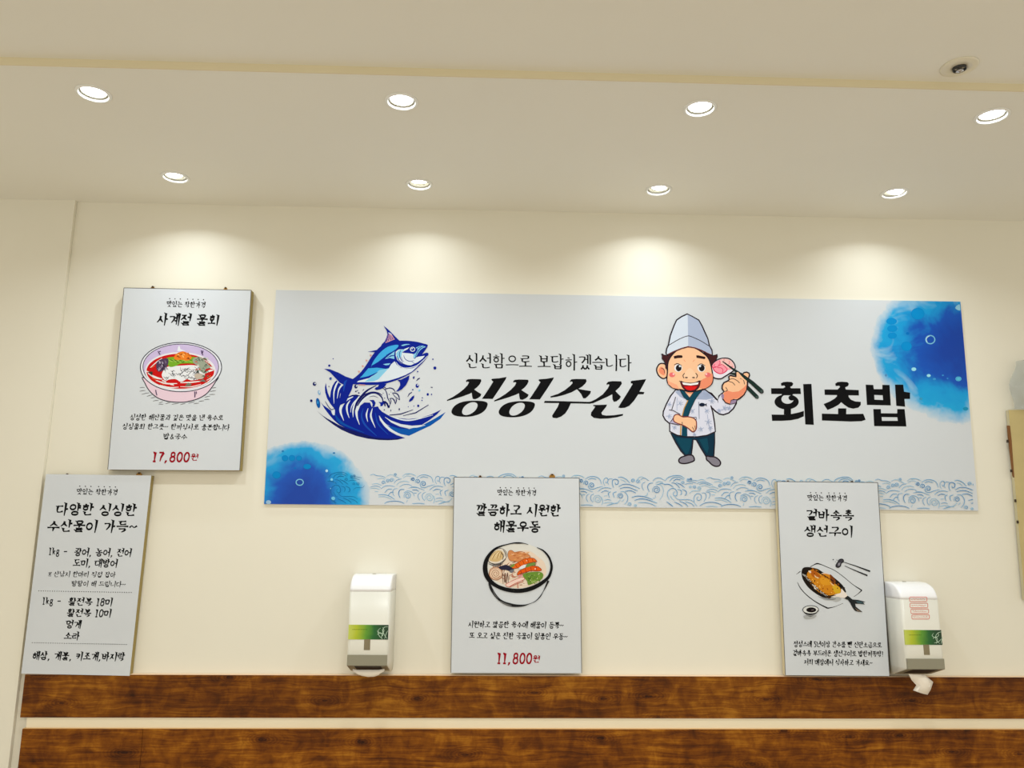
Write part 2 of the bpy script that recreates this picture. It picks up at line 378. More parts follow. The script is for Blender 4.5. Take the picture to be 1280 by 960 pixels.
# wooden rail and bench-back panel on the wall
def plank(name, u0, u1, ta, tb, ba, bb, Y, m, x0=None, x1=None):
    """ta,tb / ba,bb: photo y of top / bottom edge at u=30 and u=1280"""
    f = lambda u, a, b: a + (b-a)*(u-30)/1250.0
    c = [at(u0, f(u0, ba, bb), Y), at(u1, f(u1, ba, bb), Y), at(u1, f(u1, ta, tb), Y), at(u0, f(u0, ta, tb), Y)]
    zt = (c[2].z+c[3].z)/2; zb = (c[0].z+c[1].z)/2
    if ba > 1000:
        q = at(u0, 960, Y); xa0 = (q.x+c[3].x)/2; q = at(u1, 960, Y); xb0 = (q.x+c[2].x)/2
        c[0].x = c[3].x = xa0; c[1].x = c[2].x = xb0
    xa = x0 if x0 is not None else (c[0].x+c[3].x)/2; xb = x1 if x1 is not None else (c[1].x+c[2].x)/2
    return box(name, (xa, Y, zb), (xb, -0.0003, zt), m, bevel=0.0015, kind='structure'), (xa, xb, zb, zt)
rail, rr = plank('trim_2', 28, 1280, 844, 846, 896.5, 899, -0.024, WOOD_RAIL, x1=XR)
STRIP = mat('gap_bright_strip', rgb(236, 224, 196), 0.5)
lowa, lr = plank('trim_3', 25, 176.5, 911, 913.5, 1500, 1500, -0.030, WOOD_LOW)
box('trim_4', (lr[1]+0.0008, -0.030, lr[2]), (XR, -0.0003, lr[3]), WOOD_LOW, bevel=0.0015, kind='structure')
# pale strips: painted highlight on the top faces of panel and rail
EDGE = mat('panel_top_highlight', rgb(214, 172, 112), 0.5)
box('trim_5', (lr[0]+0.002, -0.0285, lr[3]), (XR, -0.0008, lr[3]+0.0016), EDGE, kind='structure')
box('trim_6', (rr[0]+0.002, -0.0225, rr[3]), (XR, -0.0008, rr[3]+0.0012), mat('rail_top_highlight', rgb(236, 205, 170), 0.5), kind='structure')

box('trim_7', (lr[0]+0.006, -0.0205, lr[3]-0.004), (XR, -0.0003, rr[2]+0.004), STRIP, kind='structure')  # strip added in the recessed, shaded gap to make it brighter

# ================================================================== downlights
WHITE = mat('white_enamel', rgb(238, 238, 234), 0.35)
GREYM = mat('lamp_gimbal', rgb(150, 146, 128), 0.45)
LENS = mat('lamp_lens', (1, 1, 1, 1), 0.3, emit=(0.93, 0.96, 1.0, 1), strength=12)
def lathe(prof, n=40):
    V = []; Fc = []
    for r, z in prof:
        V += [(r*math.cos(2*PI*i/n), r*math.sin(2*PI*i/n), z) for i in range(n)]
    for j in range(len(prof)-1):
        for i in range(n): Fc.append((j*n+i, j*n+(i+1) % n, (j+1)*n+(i+1) % n, (j+1)*n+i))
    return V, Fc
def local(name, V, Fc, m, parent, smooth=True):
    me = bpy.data.meshes.new(name); me.from_pydata(V, [], Fc); me.materials.append(m)
    for p in me.polygons: p.use_smooth = smooth
    bm = bmesh.new(); bm.from_mesh(me); bmesh.ops.recalc_face_normals(bm, faces=bm.faces); bm.to_mesh(me); bm.free()
    o = bpy.data.objects.new(name, me); C.objects.link(o); o.parent = parent
    return o
DLAB = [
 'bright recessed ceiling downlight, leftmost of the front row by the ceiling step',
 'bright recessed ceiling downlight, second from left in the row by the step',
 'bright recessed ceiling downlight, third from left in the row by the step',
 'bright recessed ceiling downlight, rightmost of the front row, below the sprinkler',
 'small recessed downlight near the wall, above the red soup poster',
 'small recessed downlight near the wall, above the leaping fish',
 'small recessed downlight near the wall, above the cartoon chef',
 'small recessed downlight near the wall, above the banner\'s right blue wash']
proto = None; LP = []
for i, p in enumerate(LAMPS):
    rowg = 'downlights of the front row' if i < 4 else 'downlights of the row nearest the wall'
    if proto is None:
        root = empty('ceiling_downlight', p, DLAB[i], 'ceiling light', rowg)
        V_, F_ = lathe([(0.0375, 0.016), (0.0375, -0.001), (0.0385, -0.0035), (0.043, -0.0035), (0.0462, -0.0018), (0.0465, 0.0), (0.0385, 0.0)])
        a = local('trim_ring', V_, F_, WHITE, root)
        V_, F_ = lathe([(0.0, 0.030), (0.030, 0.030), (0.0372, 0.024), (0.0372, 0.004), (0.0335, 0.003), (0.031, 0.010)])
        b = local('gimbal', V_, F_, GREYM, root)
        V_, F_ = lathe([(0.0315, 0.012), (0.0312, 0.006), (0.026, 0.0045), (0.014, 0.0035), (0.0005, 0.003)])
        c = local('lens', V_, F_, LENS, root)
        proto = root
    else:
        root = proto.copy(); C.objects.link(root); root.location = p
        root['label'] = DLAB[i]; root['group'] = rowg
        for ch in (a, b, c):
            d = ch.copy(); C.objects.link(d); d.parent = root
            if ch is c and i >= 4:
                tilt = {4: (0.05, -0.12), 5: (0.32, 0), 6: (0.12, 0.10), 7: (0.0, 0.22)}[i]
                d.rotation_euler = (tilt[0], tilt[1], 0); d.location = (0, -0.0025, 0.001); d.scale = (0.8, 0.8, 0.8)
ROW_A, ROW_B = 3.7, 1.25
for i, p in enumerate(LAMPS):
    ld = bpy.data.lights.new('downlight_beam', 'AREA'); ld.shape = 'DISK'; ld.size = 0.052 if i < 4 else 0.040
    ld.energy = ROW_A if i < 4 else ROW_B; ld.color = (0.88, 0.95, 1.0); ld.spread = math.radians(150 if i < 4 else 134)
    o = bpy.data.objects.new('downlight_beam', ld); C.objects.link(o); o.location = (p.x, p.y - (0 if i < 4 else 0.003), ZC+0.0015)
# further rows of the same lamps behind the camera
for x in (-1.6, -0.8, 0.0, 0.8, 1.6):
    ld = bpy.data.lights.new('room_lamp', 'AREA'); ld.shape = 'DISK'; ld.size = 0.12
    ld.energy = 12; ld.color = (1.0, 0.96, 0.9)
    o = bpy.data.objects.new('room_lamp', ld); C.objects.link(o); o.location = (x, -3.4, ZU-0.01)

# ceiling sprinkler
p = atz(1199, 83, ZU)
root = empty('ceiling_sprinkler', p, 'round white sprinkler plate with small dark head on the upper ceiling', 'sprinkler')
V_, F_ = lathe([(0.0, 0.0), (0.0455, 0.0), (0.0455, -0.002), (0.042, -0.004), (0.020, -0.006), (0.0185, -0.003), (0.0, -0.003)])
local('cover_plate', V_, F_, mat('sprinkler_plate', rgb(226, 220, 200), 0.3), root)
V_, F_ = lathe([(0.0165, -0.003), (0.0165, -0.010), (0.0145, -0.011), (0.0135, -0.004)])
local('collar', V_, F_, mat('dark_metal', rgb(60, 58, 55), 0.35, metal=0.6), root)
V_, F_ = lathe([(0.0, -0.003), (0.007, -0.003), (0.006, -0.012), (0.0095, -0.0135), (0.0095, -0.015), (0.004, -0.016), (0.0, -0.018)])
local('head', V_, F_, mat('chrome', rgb(200, 200, 205), 0.2, metal=0.9), root)

# ================================================================== the long banner
BK = ink(6, 6, 8); BLK = ink(14, 14, 16)
BY = -0.008
PANELSIDE = mat('banner_edge', rgb(225, 226, 224), 0.4)
BAN = mat('banner_print', rgb(218, 222, 226), 0.38, spec=0.3)
def wash(m, col, cx, cz, rx, rz, seed):
    """a round watercolour wash printed on the banner: white paper -> pale -> cyan -> deep blue"""
    co = coords(m, (1/rx, 1, 1/rz), (-cx/rx, 0, -cz/rz))
    ln = m.node_tree.nodes.new('ShaderNodeVectorMath'); ln.operation = 'LENGTH'
    sx = m.node_tree.nodes.new('ShaderNodeSeparateXYZ'); L(m, co, sx.inputs[0])
    cb = m.node_tree.nodes.new('ShaderNodeCombineXYZ'); L(m, sx.outputs[0], cb.inputs[0]); L(m, sx.outputs[2], cb.inputs[2])
    L(m, cb.outputs[0], ln.inputs[0])
    n1 = noise(m, coords(m, (1, 1, 1), (seed, 0, seed)), 6, 4, 0.6, 0.4)
    n2 = noise(m, coords(m, (1, 1, 1), (seed+5, 0, seed)), 60, 3, 0.6)
    n3 = noise(m, coords(m, (1, 1, 1), (seed+9, 0, 2)), 9, 3, 0.5, 0.8)
    d = math_(m, 'ADD', ln.outputs['Value'], math_(m, 'MULTIPLY', math_(m, 'SUBTRACT', n1, 0.5), 0.95))
    edge = math_(m, 'ADD', ln.outputs['Value'], math_(m, 'MULTIPLY', math_(m, 'SUBTRACT', n2, 0.5), 0.07))
    edge = math_(m, 'ADD', edge, math_(m, 'MULTIPLY', math_(m, 'SUBTRACT', n1, 0.5), 0.22))
    c = ramp(m, d, [(0.20, rgb(0, 60, 160)), (0.46, rgb(0, 78, 180)), (0.68, rgb(0, 148, 212)), (0.88, rgb(10, 160, 216)), (1.05, rgb(130, 188, 218))])
    pale = ramp(m, math_(m, 'MULTIPLY', n3, math_(m, 'MULTIPLY', ln.outputs['Value'], 1.3)), [(0.52, (0, 0, 0, 1)), (0.66, (1, 1, 1, 1))])
    c = mixc(m, math_(m, 'MULTIPLY', pale, 0.7), c, rgb(150, 190, 218))
    a = ramp(m, edge, [(0.86, (1, 1, 1, 1)), (0.98, (0.35, 0.35, 0.35, 1)), (1.04, (0, 0, 0, 1))])
    return mixc(m, a, col, c)
bc = [at(330, 630, BY), at(1223, 638.5, BY), at(1200.5, 377, BY), at(345, 362.5, BY)]
banner = empty('wall_banner', (0.0, BY, bc[0].z), 'long white restaurant banner with leaping fish, cartoon chef and black Korean lettering', 'banner')
w1 = at(376, 622, BY); w2 = at(1184, 438, BY)
k_ = 2.8/1000
PAPER = rgb(205, 210, 215)
cc = wash(BAN, PAPER, w1.x, w1.z, 84*k_, 69*k_, 1.7)
cc = wash(BAN, cc, w2.x, w2.z, 99*k_, 95*k_, 7.3)
base(BAN, cc)
board('panel', bc, BY, -0.0004, [BAN, PANELSIDE], banner)

# bubbles and specks in the washes
class BubArt(Art):
    def fin(s, name):
        if s.V: s.build(name, banner)
        s.V, s.Fc, s.mi, s.mats = [], [], [], []
    def ell(s, *a, **k): s.fin('bubble'); s.last = a[:2]; Art.ell(s, *a, **k)
    def ring(s, *a, **k):
        if s.last != a[:2]: s.fin('bubble'); s.last = a[:2]
        Art.ring(s, *a, **k)
    last = None
A = BubArt(BY)
A.frame(1080, 370, 5.65)
W1, W2, W3, W4 = ink(120, 190, 220), ink(60, 150, 210), ink(0, 110, 190), ink(0, 84, 168)
for cx, cy, rx, ry in ((195,178,36,22), (200,230,34,22), (200,280,30,20), (300,355,36,32), (380,125,46,40)): A.ell(cx, cy, rx, ry, ink(0, 138, 206)); A.ring(cx, cy, rx, ry, .25, ink(0, 126, 198))
A.ell(308, 264, 12, 9, W3); A.ell(155, 560, 9, 9, ink(80, 140, 190)); A.ell(402, 726, 12, 9, ink(60, 150, 190)); A.ell(718, 796, 19, 13, ink(30, 140, 180))
A.ring(468, 308, 32, 29, 1.1, W1); A.ring(468, 308, 27, 25, .4, ink(210, 232, 240), a0=2.4, a1=4.6)
for cx, cy, r in ((352,517,17), (457,562,14)): A.ell(cx, cy, r, r*.75, ink(150, 218, 236))
A.ell(667, 585, 21, 16, ink(90, 190, 222)); A.ring(667, 585, 14, 10, .4, W2)
for cx, cy, r in ((497,586,11), (557,560,7), (590,582,6)): A.ell(cx, cy, r, r*.7, W2)
A.fin('bubble'); A.poly([(645,85),(655,68),(676,60),(680,100),(660,98)], ink(140, 195, 220), smooth=True)
A.fin('bubble'); A.last = None; A.frame(320, 545, 8)
for cx, cy, rx, ry in ((290,222,30,28), (360,220,30,28), (430,222,26,24), (512,305,38,26), (205,390,40,34)): A.ell(cx, cy, rx, ry, ink(0, 130, 198)); A.ring(cx, cy, rx, ry, .25, ink(0, 116, 188))
A.ring(437, 463, 36, 30, 1.0, W1); A.ell(707, 348, 13, 14, ink(170, 215, 240)); A.ell(757, 436, 12, 14, ink(130, 205, 235))
A.ell(785, 463, 9, 8, W2); A.ell(748, 526, 6, 5, ink(130, 200, 230)); A.ell(772, 624, 19, 18, ink(110, 190, 225)); A.ell(390, 322, 12, 9, W3)
A.ell(125, 662, 26, 20, ink(150, 185, 215)); A.ell(268, 152, 12, 9, ink(30, 120, 180)); A.ell(780, 170, 12, 8, ink(30, 120, 180))

A.fin('bubble')

# wave border
A = Art(BY)
wa, wb, wc = ink(112, 172, 208), ink(66, 136, 190), ink(36, 104, 168)
def bot(u): return 630 + (u-330)*8.5/893
tile = []      # (points, width) in photo px, first repeat at 724..935
def fa(pts, w): tile.append(([(724+x/11.636, 590+y/11.636) for x, y in pts], w/11.636))
def fb(pts, w): tile.append(([(830+x/11.636, 590+y/11.636) for x, y in pts], w/11.636))
def spa(f, cx, cy, r, w, t=1.5, st=2.6, flip=1):
    n = 16; f([(cx+flip*r*(1-.8*i/n)*math.cos(st+t*2*PI*i/n), cy+r*(1-.8*i/n)*math.sin(st+t*2*PI*i/n)) for i in range(n+1)], w)
for p, w in (
 ([(85,105),(150,68),(230,68),(300,105),(325,175)],6), ([(130,110),(180,92),(250,105)],7), ([(130,200),(150,240),(200,250),(270,225),(345,208)],6),
 ([(0,240),(80,245),(200,290)],5), ([(20,285),(80,285),(115,305)],8), ([(45,328),(85,330)],6), ([(150,315),(110,345),(105,390),(130,435)],5),
 ([(215,315),(170,345),(170,400),(200,440)],5), ([(270,285),(330,240),(400,228),(470,240)],6), ([(320,298),(370,275),(430,280)],8), ([(360,350),(405,342)],4),
 ([(365,410),(420,400),(465,412)],5), ([(375,200),(352,150),(365,100),(400,85),(420,110),(410,150),(390,155),(385,135)],5), ([(430,185),(412,140),(440,100),(490,100)],5),
 ([(500,225),(482,170),(490,120),(530,105),(570,130),(560,175),(530,178),(525,150)],9), ([(565,80),(620,75),(690,110),(735,160)],7), ([(600,110),(650,125),(680,155)],4),
 ([(575,210),(640,180),(720,180),(800,205),(880,240)],8), ([(595,240),(660,225),(740,230),(850,275)],8), ([(670,280),(750,272),(825,305)],9),
 ([(840,110),(880,75),(930,70)],4), ([(895,115),(940,85),(1015,125)],5), ([(960,145),(920,170),(915,220),(940,265)],5), ([(1075,158),(1020,170),(995,220),(1020,285)],8),
 ([(995,295),(990,330),(950,350)],4), ([(1110,180),(1190,190),(1225,260),(1210,340),(1170,405)],3), ([(460,285),(425,310),(440,370)],7), ([(545,285),(495,310),(510,370)],7),
 ([(600,285),(660,290),(705,350),(700,420),(660,470)],6), ([(600,400),(560,445),(500,460),(430,485)],4), ([(620,430),(650,400)],4), ([(765,368),(850,350),(960,362),(1070,402)],9),
 ([(805,412),(880,392),(980,400),(1130,450)],10), ([(860,445),(960,445),(1050,465),(1120,500)],6), ([(1070,130),(1110,95),(1170,85),(1240,120)],5), ([(1115,160),(1160,138),(1220,150)],4),
 ([(1130,185),(1200,165),(1260,185)],7), ([(1070,378),(1105,375),(1112,335)],3), ([(20,483),(120,478),(200,486)],6), ([(400,490),(480,462),(560,455)],5), ([(-60,60),(0,50),(75,80)],4),
 ([(355,455),(420,440),(500,452)],4), ([(330,480),(345,420),(330,370)],4)): fa(p, w)
spa(fa, 30, 130, 30, 10); spa(fa, 100, 160, 38, 9); spa(fa, 182, 195, 44, 10); spa(fa, 270, 395, 70, 4, 2); spa(fa, 780, 125, 30, 7, flip=-1); spa(fa, 855, 140, 32, 6, flip=-1)
spa(fa, 1125, 260, 62, 8, 1.9); spa(fa, 600, 350, 46, 8, 1.7); spa(fa, 735, 470, 30, 5); spa(fa, 820, 490, 22, 4)
for p, w in (
 ([(15,130),(60,80),(150,52),(240,55),(300,95)],7), ([(80,135),(130,85),(210,75),(285,110)],7), ([(135,135),(180,105),(240,115)],10), ([(110,155),(170,170),(230,228)],8),
 ([(180,155),(240,180),(300,225)],9), ([(0,180),(70,180),(135,215)],9), ([(330,135),(400,140),(470,160)],6), ([(380,118),(440,120),(500,130)],5), ([(300,180),(360,165),(420,170)],5),
 ([(480,165),(540,145),(620,150),(710,190)],6), ([(510,180),(580,165),(680,195)],7), ([(540,205),(600,195),(650,210)],4), ([(500,120),(550,108),(600,125)],4),
 ([(620,95),(670,80),(720,100),(800,108),(850,135)],5), ([(730,150),(790,135),(840,155)],4), ([(370,310),(420,275),(510,272),(540,240)],4),
 ([(80,400),(50,340),(60,280),(110,240),(160,245),(190,290),(185,340),(150,345),(135,310),(160,285)],7), ([(90,340),(120,390),(150,410)],4), ([(200,250),(250,270),(255,310),(240,335)],7),
 ([(265,250),(320,280),(325,320),(305,340)],9), ([(160,360),(210,400),(300,402),(380,405),(440,440)],5), ([(40,432),(90,470),(130,500)],10), ([(150,435),(220,465),(270,500)],8),
 ([(230,425),(310,460),(350,500)],8), ([(310,430),(400,460),(440,500)],6), ([(480,495),(440,440),(440,360),(480,315),(530,325),(545,370),(520,410),(485,405),(480,370),(505,360)],6),
 ([(550,305),(600,310),(615,360),(580,430)],5), ([(610,290),(660,300),(670,340),(650,385)],5), ([(650,225),(720,215),(790,240)],4), ([(620,270),(680,250),(740,255),(775,275)],5),
 ([(625,290),(690,280),(760,300)],4), ([(690,332),(740,330)],4), ([(520,490),(600,450),(700,440),(800,460),(850,490)],8), ([(610,505),(690,497),(780,507)],4),
 ([(740,380),(820,375),(910,400),(980,445)],7), ([(740,410),(830,405),(930,440)],4), ([(830,505),(880,480),(970,470),(1060,480),(1120,505)],8), ([(780,290),(830,255),(900,245),(980,258)],6),
 ([(835,345),(880,300),(940,295)],7), ([(885,385),(920,345),(965,340)],7), ([(970,210),(1010,165),(1080,145)],5), ([(1005,240),(1050,195),(1130,180),(1190,195)],4),
 ([(1050,262),(1110,230),(1180,228),(1230,248)],5), ([(960,100),(1010,120),(1050,140)],4), ([(860,110),(910,88),(960,90)],3), ([(1020,285),(965,300),(950,350),(975,400)],5),
 ([(1120,300),(1060,305),(1035,360),(1060,425)],9), ([(1110,350),(1170,320),(1240,345),(1265,400)],5), ([(1090,110),(1140,75),(1210,72),(1270,90)],4), ([(1100,135),(1150,105),(1220,110)],3),
 ([(1150,490),(1165,450)],3), ([(1180,280),(1240,270),(1300,275)],5)): fb(p, w)
spa(fb, 275, 155, 26, 5); spa(fb, 352, 115, 20, 6); spa(fb, 392, 105, 20, 8); spa(fb, 385, 220, 22, 3); spa(fb, 445, 220, 27, 5); spa(fb, 515, 235, 30, 4)
spa(fb, 815, 200, 30, 6, flip=-1); spa(fb, 880, 175, 30, 6, flip=-1); spa(fb, 935, 165, 34, 6, flip=-1); spa(fb, 990, 85, 22, 5); spa(fb, 1168, 390, 58, 7, 1.8)
def ins(p): return 330 < p[0] < 1217 and p[1] < bot(p[0])-1.2 and p[0] > 408
A.clip = ins; A.step = 0.000002
for rep in (-2, -1, 0, 1, 2):
    for pts, w in tile:
        q = [(x+210.4*rep, y+2.0*rep) for x, y in pts]
        if q[0][0] < 405 or q[0][0] > 1224: continue
        if 447 < q[0][0] < 462: continue
        onwash = q[0][0] < 452
        if not onwash: A.stroke(q, w*1.9+.35, ink(190, 212, 226), smooth=len(q) < 12, raw=True)
A.lay += 0.00004
for rep in (-2, -1, 0, 1, 2):
    for pts, w in tile:
        q = [(x+210.4*rep, y+2.0*rep) for x, y in pts]
        if q[0][0] < 405 or q[0][0] > 1224: continue
        if 447 < q[0][0] < 462: continue
        m = (ink(10, 96, 150) if q[0][0] < 452 else (wa if w < .4 else wb if w < .62 else wc))
        A.stroke(q, w*.72+.14, m, smooth=len(q) < 12, raw=True, taper=True)
A.clip = None
A.build('wave_border', banner)

# slogan line
A = Art(BY)
text(A, '신선함으로', 582.5, 451.5, 664.5, 452.5, 20, BLK, w=.095, style='thin')
A.build('slogan_lettering', banner); A = Art(BY)
text(A, '보답하겠습니다', 672, 452.6, 790, 454, 20, BLK, w=.095, style='thin')
A.build('slogan_lettering', banner)

# big slanted shop name, traced
A = Art(BY); A.frame(550, 430, 4.741)
def shin(dx, dy):
    o = lambda P: [(x+dx, y+dy) for x, y in P]
    A.poly(o([(153,217),(165,209),(190,207),(225,208),(243,209),(245,220),(236,238),(222,254),(203,270),(224,284),(245,297),(240,310),(226,320),(208,328),(194,325),(190,308),(188,289),(168,298),(130,312),(85,326),(42,338),(40,332),(72,316),(108,293),(140,268),(164,243),(172,226),(160,222),(158,230)]), BK)
    A.poly(o([(303,212),(309,206),(350,203),(395,195),(390,208),(350,270),(312,326),(280,325),(248,325),(262,306),(290,264),(316,222),(310,220),(308,216)]), BK)
    A.poly(o([(282,352),(276,378),(256,402),(222,420),(178,430),(130,431),(88,424),(69,408),(72,386),(92,362),(126,345),(170,337),(222,336),(262,340)]), BK, smooth=True, holes=[o([(222,358),(218,380),(200,402),(172,418),(144,420),(131,406),(136,384),(154,362),(182,347),(208,346)])])
shin(0, 0); shin(280, 3)
A.poly([(770,217),(780,209),(810,207),(865,208),(869,221),(860,236),(843,252),(820,266),(858,273),(895,279),(890,295),(876,310),(862,322),(849,322),(836,296),(812,268),(780,286),(735,302),(692,313),(655,318),(655,310),(700,295),(740,273),(772,247),(786,232),(784,223),(776,222),(772,230)], BK)
A.poly([(621,337),(700,338),(800,341),(885,343),(915,334),(918,346),(890,354),(800,352),(775,352),(760,385),(742,412),(718,430),(692,440),(668,437),(664,425),(680,400),(698,372),(706,350),(660,350),(615,349)], BK)
A.poly([(986,236),(996,224),(1020,220),(1074,221),(1078,235),(1064,256),(1040,279),(1056,296),(1072,312),(1064,326),(1046,340),(1030,343),(1022,328),(1021,298),(990,314),(945,334),(905,352),(884,346),(925,326),(965,298),(995,262),(1004,242),(996,238),(990,244)], BK)
A.poly([(1130,222),(1137,218),(1180,213),(1222,208),(1212,228),(1182,282),(1212,285),(1206,298),(1175,298),(1150,336),(1122,366),(1096,378),(1070,380),(1056,376),(1075,345),(1110,290),(1142,237),(1136,232),(1132,236)], BK)
A.poly([(908,361),(945,361),(990,359),(985,372),(966,395),(956,408),(962,420),(985,424),(1030,422),(1085,414),(1084,424),(1050,434),(1000,441),(950,443),(912,438),(894,424),(896,405),(912,384),(920,370),(908,368)], BK)
A.build('shop_name_lettering', banner)

A = Art(BY); A.frame(950, 360, 4.414)
A.poly([(115,526),(128,519),(150,517),(176,519),(184,528),(178,540),(166,546),(172,553),(223,553),(226,585),(62,585),(61,553),(128,553),(140,546),(134,538),(118,540)], BK)
A.poly(arc(147, 628, 67, 42, n=30)[:-1], BK, holes=[arc(152, 613, 34, 26, n=24)[:-1]])
A.poly([(120,578),(190,578),(178,592),(120,592)], BK); A.poly(arc(176, 606, 19, 15, n=16)[:-1], BK)
A.poly([(132,660),(171,660),(171,698),(132,698)], BK)
A.poly([(64,698),(130,699),(175,695),(212,687),(242,678),(242,708),(210,722),(170,730),(120,733),(67,733)], BK)
A.poly([(238,530),(284,529),(297,755),(250,753)], BK)
A.poly([(415,528),(428,519),(450,517),(482,519),(491,528),(486,541),(470,548),(474,560),(545,563),(546,593),(357,590),(356,560),(428,560),(442,546),(436,539),(418,541)], BK)
A.poly([(425,588),(487,588),(490,602),(502,616),(526,626),(556,628),(556,645),(543,660),(515,666),(488,660),(466,645),(448,630),(434,644),(405,660),(373,673),(361,656),(351,640),(385,626),(412,610),(424,598)], BK)
A.poly([(431,664),(476,664),(476,700),(431,700)], BK)
A.poly([(341,693),(470,696),(570,694),(583,727),(560,735),(500,737),(342,731)], BK)
A.poly([(583,533),(625,535),(628,558),(675,558),(675,534),(715,535),(722,648),(590,645)], BK, holes=[[(630,590),(677,592),(679,618),(632,616)]])
A.poly([(745,533),(790,533),(795,572),(828,577),(828,612),(797,612),(801,655),(752,650)], BK)
A.poly([(625,668),(667,668),(668,691),(757,692),(757,668),(798,668),(808,764),(630,762)], BK, holes=[[(671,712),(758,713),(760,733),(673,733)]])
A.build('dish_name_lettering', banner)
# ---- leaping tuna over a curling wave
NV = ink(0, 28, 140); ND = ink(8, 18, 92); SK = ink(60, 165, 222); SL = ink(130, 196, 226); BW = ink(212, 222, 230); MB = ink(0, 82, 166); SA = ink(214, 150, 140)
A = Art(BY)
A.frame(380, 470, 10.667)   # left part of the wave
Lp = lambda x, y: (380+x/10.667, 470+y/10.667)
Mp = lambda x, y: (440+x/10.667, 470+y/10.667)
mass = [Lp(165,455), Lp(230,515), Lp(300,560), Lp(380,605), Lp(460,650), Lp(552,694),
        Lp(470,650), Lp(400,590), Lp(330,510), Lp(270,430), Lp(228,355), Lp(262,392), Lp(310,425), Lp(360,462), Lp(372,500), Lp(390,525), Lp(405,515), Lp(412,470),
        Lp(400,430), Lp(350,370), Lp(308,300), Lp(283,220), Lp(278,150), Lp(292,92), Lp(300,150), Lp(318,225), Lp(346,290), Lp(358,200), Lp(380,130), Lp(410,80), Lp(436,58),
        Lp(470,95), Lp(520,130), Lp(600,100), Lp(655,92), Lp(640,170), Lp(612,230), Lp(590,272), Lp(640,258), Lp(690,258), Lp(740,265),
        Mp(100,300), Mp(70,360), Mp(62,420), Mp(80,470), Mp(110,395), Mp(165,352), Mp(240,355), Mp(265,415), Mp(300,412), Mp(345,405), Mp(365,440), Mp(400,475), Mp(480,522), Mp(600,560), Mp(750,574), Mp(900,560), Mp(1050,515), Mp(1190,448),
        Mp(1130,515), Mp(1030,590), Mp(930,652), Mp(800,662), Mp(650,640), Mp(520,592), Mp(440,545), Mp(520,620), Mp(640,675), Mp(760,703), Mp(700,730), Mp(560,690), Mp(470,650), Mp(400,600), Mp(360,530), Mp(372,590), Mp(430,670), Mp(500,735), Mp(590,785), Mp(708,826),
        Mp(600,850), Mp(480,857), Mp(360,853), Lp(850,835), Lp(700,800), Lp(600,762), Lp(500,718), Lp(400,655), Lp(300,580), Lp(220,510)]
A.poly(mass, NV, raw=True)
A.poly([Lp(165,455), Lp(230,515), Lp(300,560), Lp(380,605), Lp(460,650), Lp(552,694), Lp(760,760), Mp(300,820), Mp(480,835), Mp(708,826), Mp(600,850), Mp(480,857), Mp(360,853), Lp(850,835), Lp(700,800), Lp(600,762), Lp(500,718), Lp(400,655), Lp(300,580), Lp(220,510)], ND, raw=True)
def S(fr, pts, w, m, sm=True): A.frame(*fr); A.stroke(pts, [x/fr[2] for x in w] if isinstance(w, list) else w/fr[2], m, smooth=sm)
FL, FM, FT, FF = (380,470,10.667), (440,470,10.667), (440,400,9.6), (370,390,5.645)
A.frame(*FM); A.poly([(395,610),(480,660),(620,697),(760,707),(920,665),(1100,570),(1250,480),(1180,570),(1050,660),(900,730),(760,797),(640,772),(520,720),(440,660)], MB)
# white gaps cut by the spray
S(FL, [(655,275),(560,325),(500,400),(488,480),(530,595)], [8,26,34,26,3], BW); S(FL, [(615,325),(575,390),(575,470),(603,560)], [5,20,18,3], BW)
S(FL, [(705,305),(660,360),(630,420),(622,485)], [3,12,8,2], BW); S(FL, [(850,175),(760,250),(690,350),(655,450),(655,550)], [3,16,24,18,2], BW)
S(FL, [(980,235),(860,270),(760,350),(705,440),(705,540),(740,650)], [8,22,30,34,22,3], BW)
S(FL, [(455,70),(420,140),(398,230),(400,370)], [14,20,14,2], BW); S(FL, [(510,115),(465,180),(442,300)], [20,16,3], BW); S(FL, [(505,205),(490,240),(478,298)], [3,10,2], BW)
A.frame(*FL); A.poly([(365,462),(412,448),(410,520),(395,522),(375,495)], BW)
S(FM, [(215,430),(192,520),(210,610)], [4,18,3], BW); S(FM, [(272,430),(252,540),(310,690)], [4,22,3], BW)
S(FM, [(360,530),(430,640),(540,735),(700,802)], [4,30,26,6], BW); S(FM, [(440,548),(560,625),(700,668),(850,680),(975,655)], [3,18,22,16,4], BW)
S(FM, [(500,530),(640,577),(800,587),(1080,520)], [3,14,16,3], BW)
# mid blue streaks
S(FM, [(150,430),(128,540),(180,660),(330,800)], [4,18,22,4], ink(16,70,170)); S(FM, [(310,490),(350,640),(480,780)], [4,16,4], ink(16,70,170)); S(FL, [(415,510),(460,590),(560,660),(800,755)], [6,34,24,4], ink(0,72,160))
# crest lines
S(FM, [(30,470),(60,370),(120,280),(200,195),(325,125)], [14,28,28,22,6], ND); S(FM, [(70,400),(140,300),(240,232),(330,232),(400,290),(412,370)], [10,20,18,18,16,6], ND)
S(FM, [(90,330),(160,255),(260,215),(350,225),(405,258)], [10,13,11,10,5], ND); S(FL, [(590,280),(650,258),(700,262),(745,262)], [4,12,12,4], ND)
S(FM, [(230,278),(290,268),(350,290)], [2,5,2], ND); S(FM, [(0,262),(60,255),(110,270)], [10,12,3], ND)
A.frame(*FM)
A.poly([(232,322),(290,318),(316,360),(300,408),(268,415),(275,375),(262,345)], NV); A.poly([(352,345),(390,350),(418,335),(440,350),(405,400),(378,405),(378,372)], NV)
A.poly([(415,330),(450,335),(480,365),(490,395),(510,372),(500,425),(478,425),(462,385),(445,360),(450,400),(436,408),(425,370)], ND)
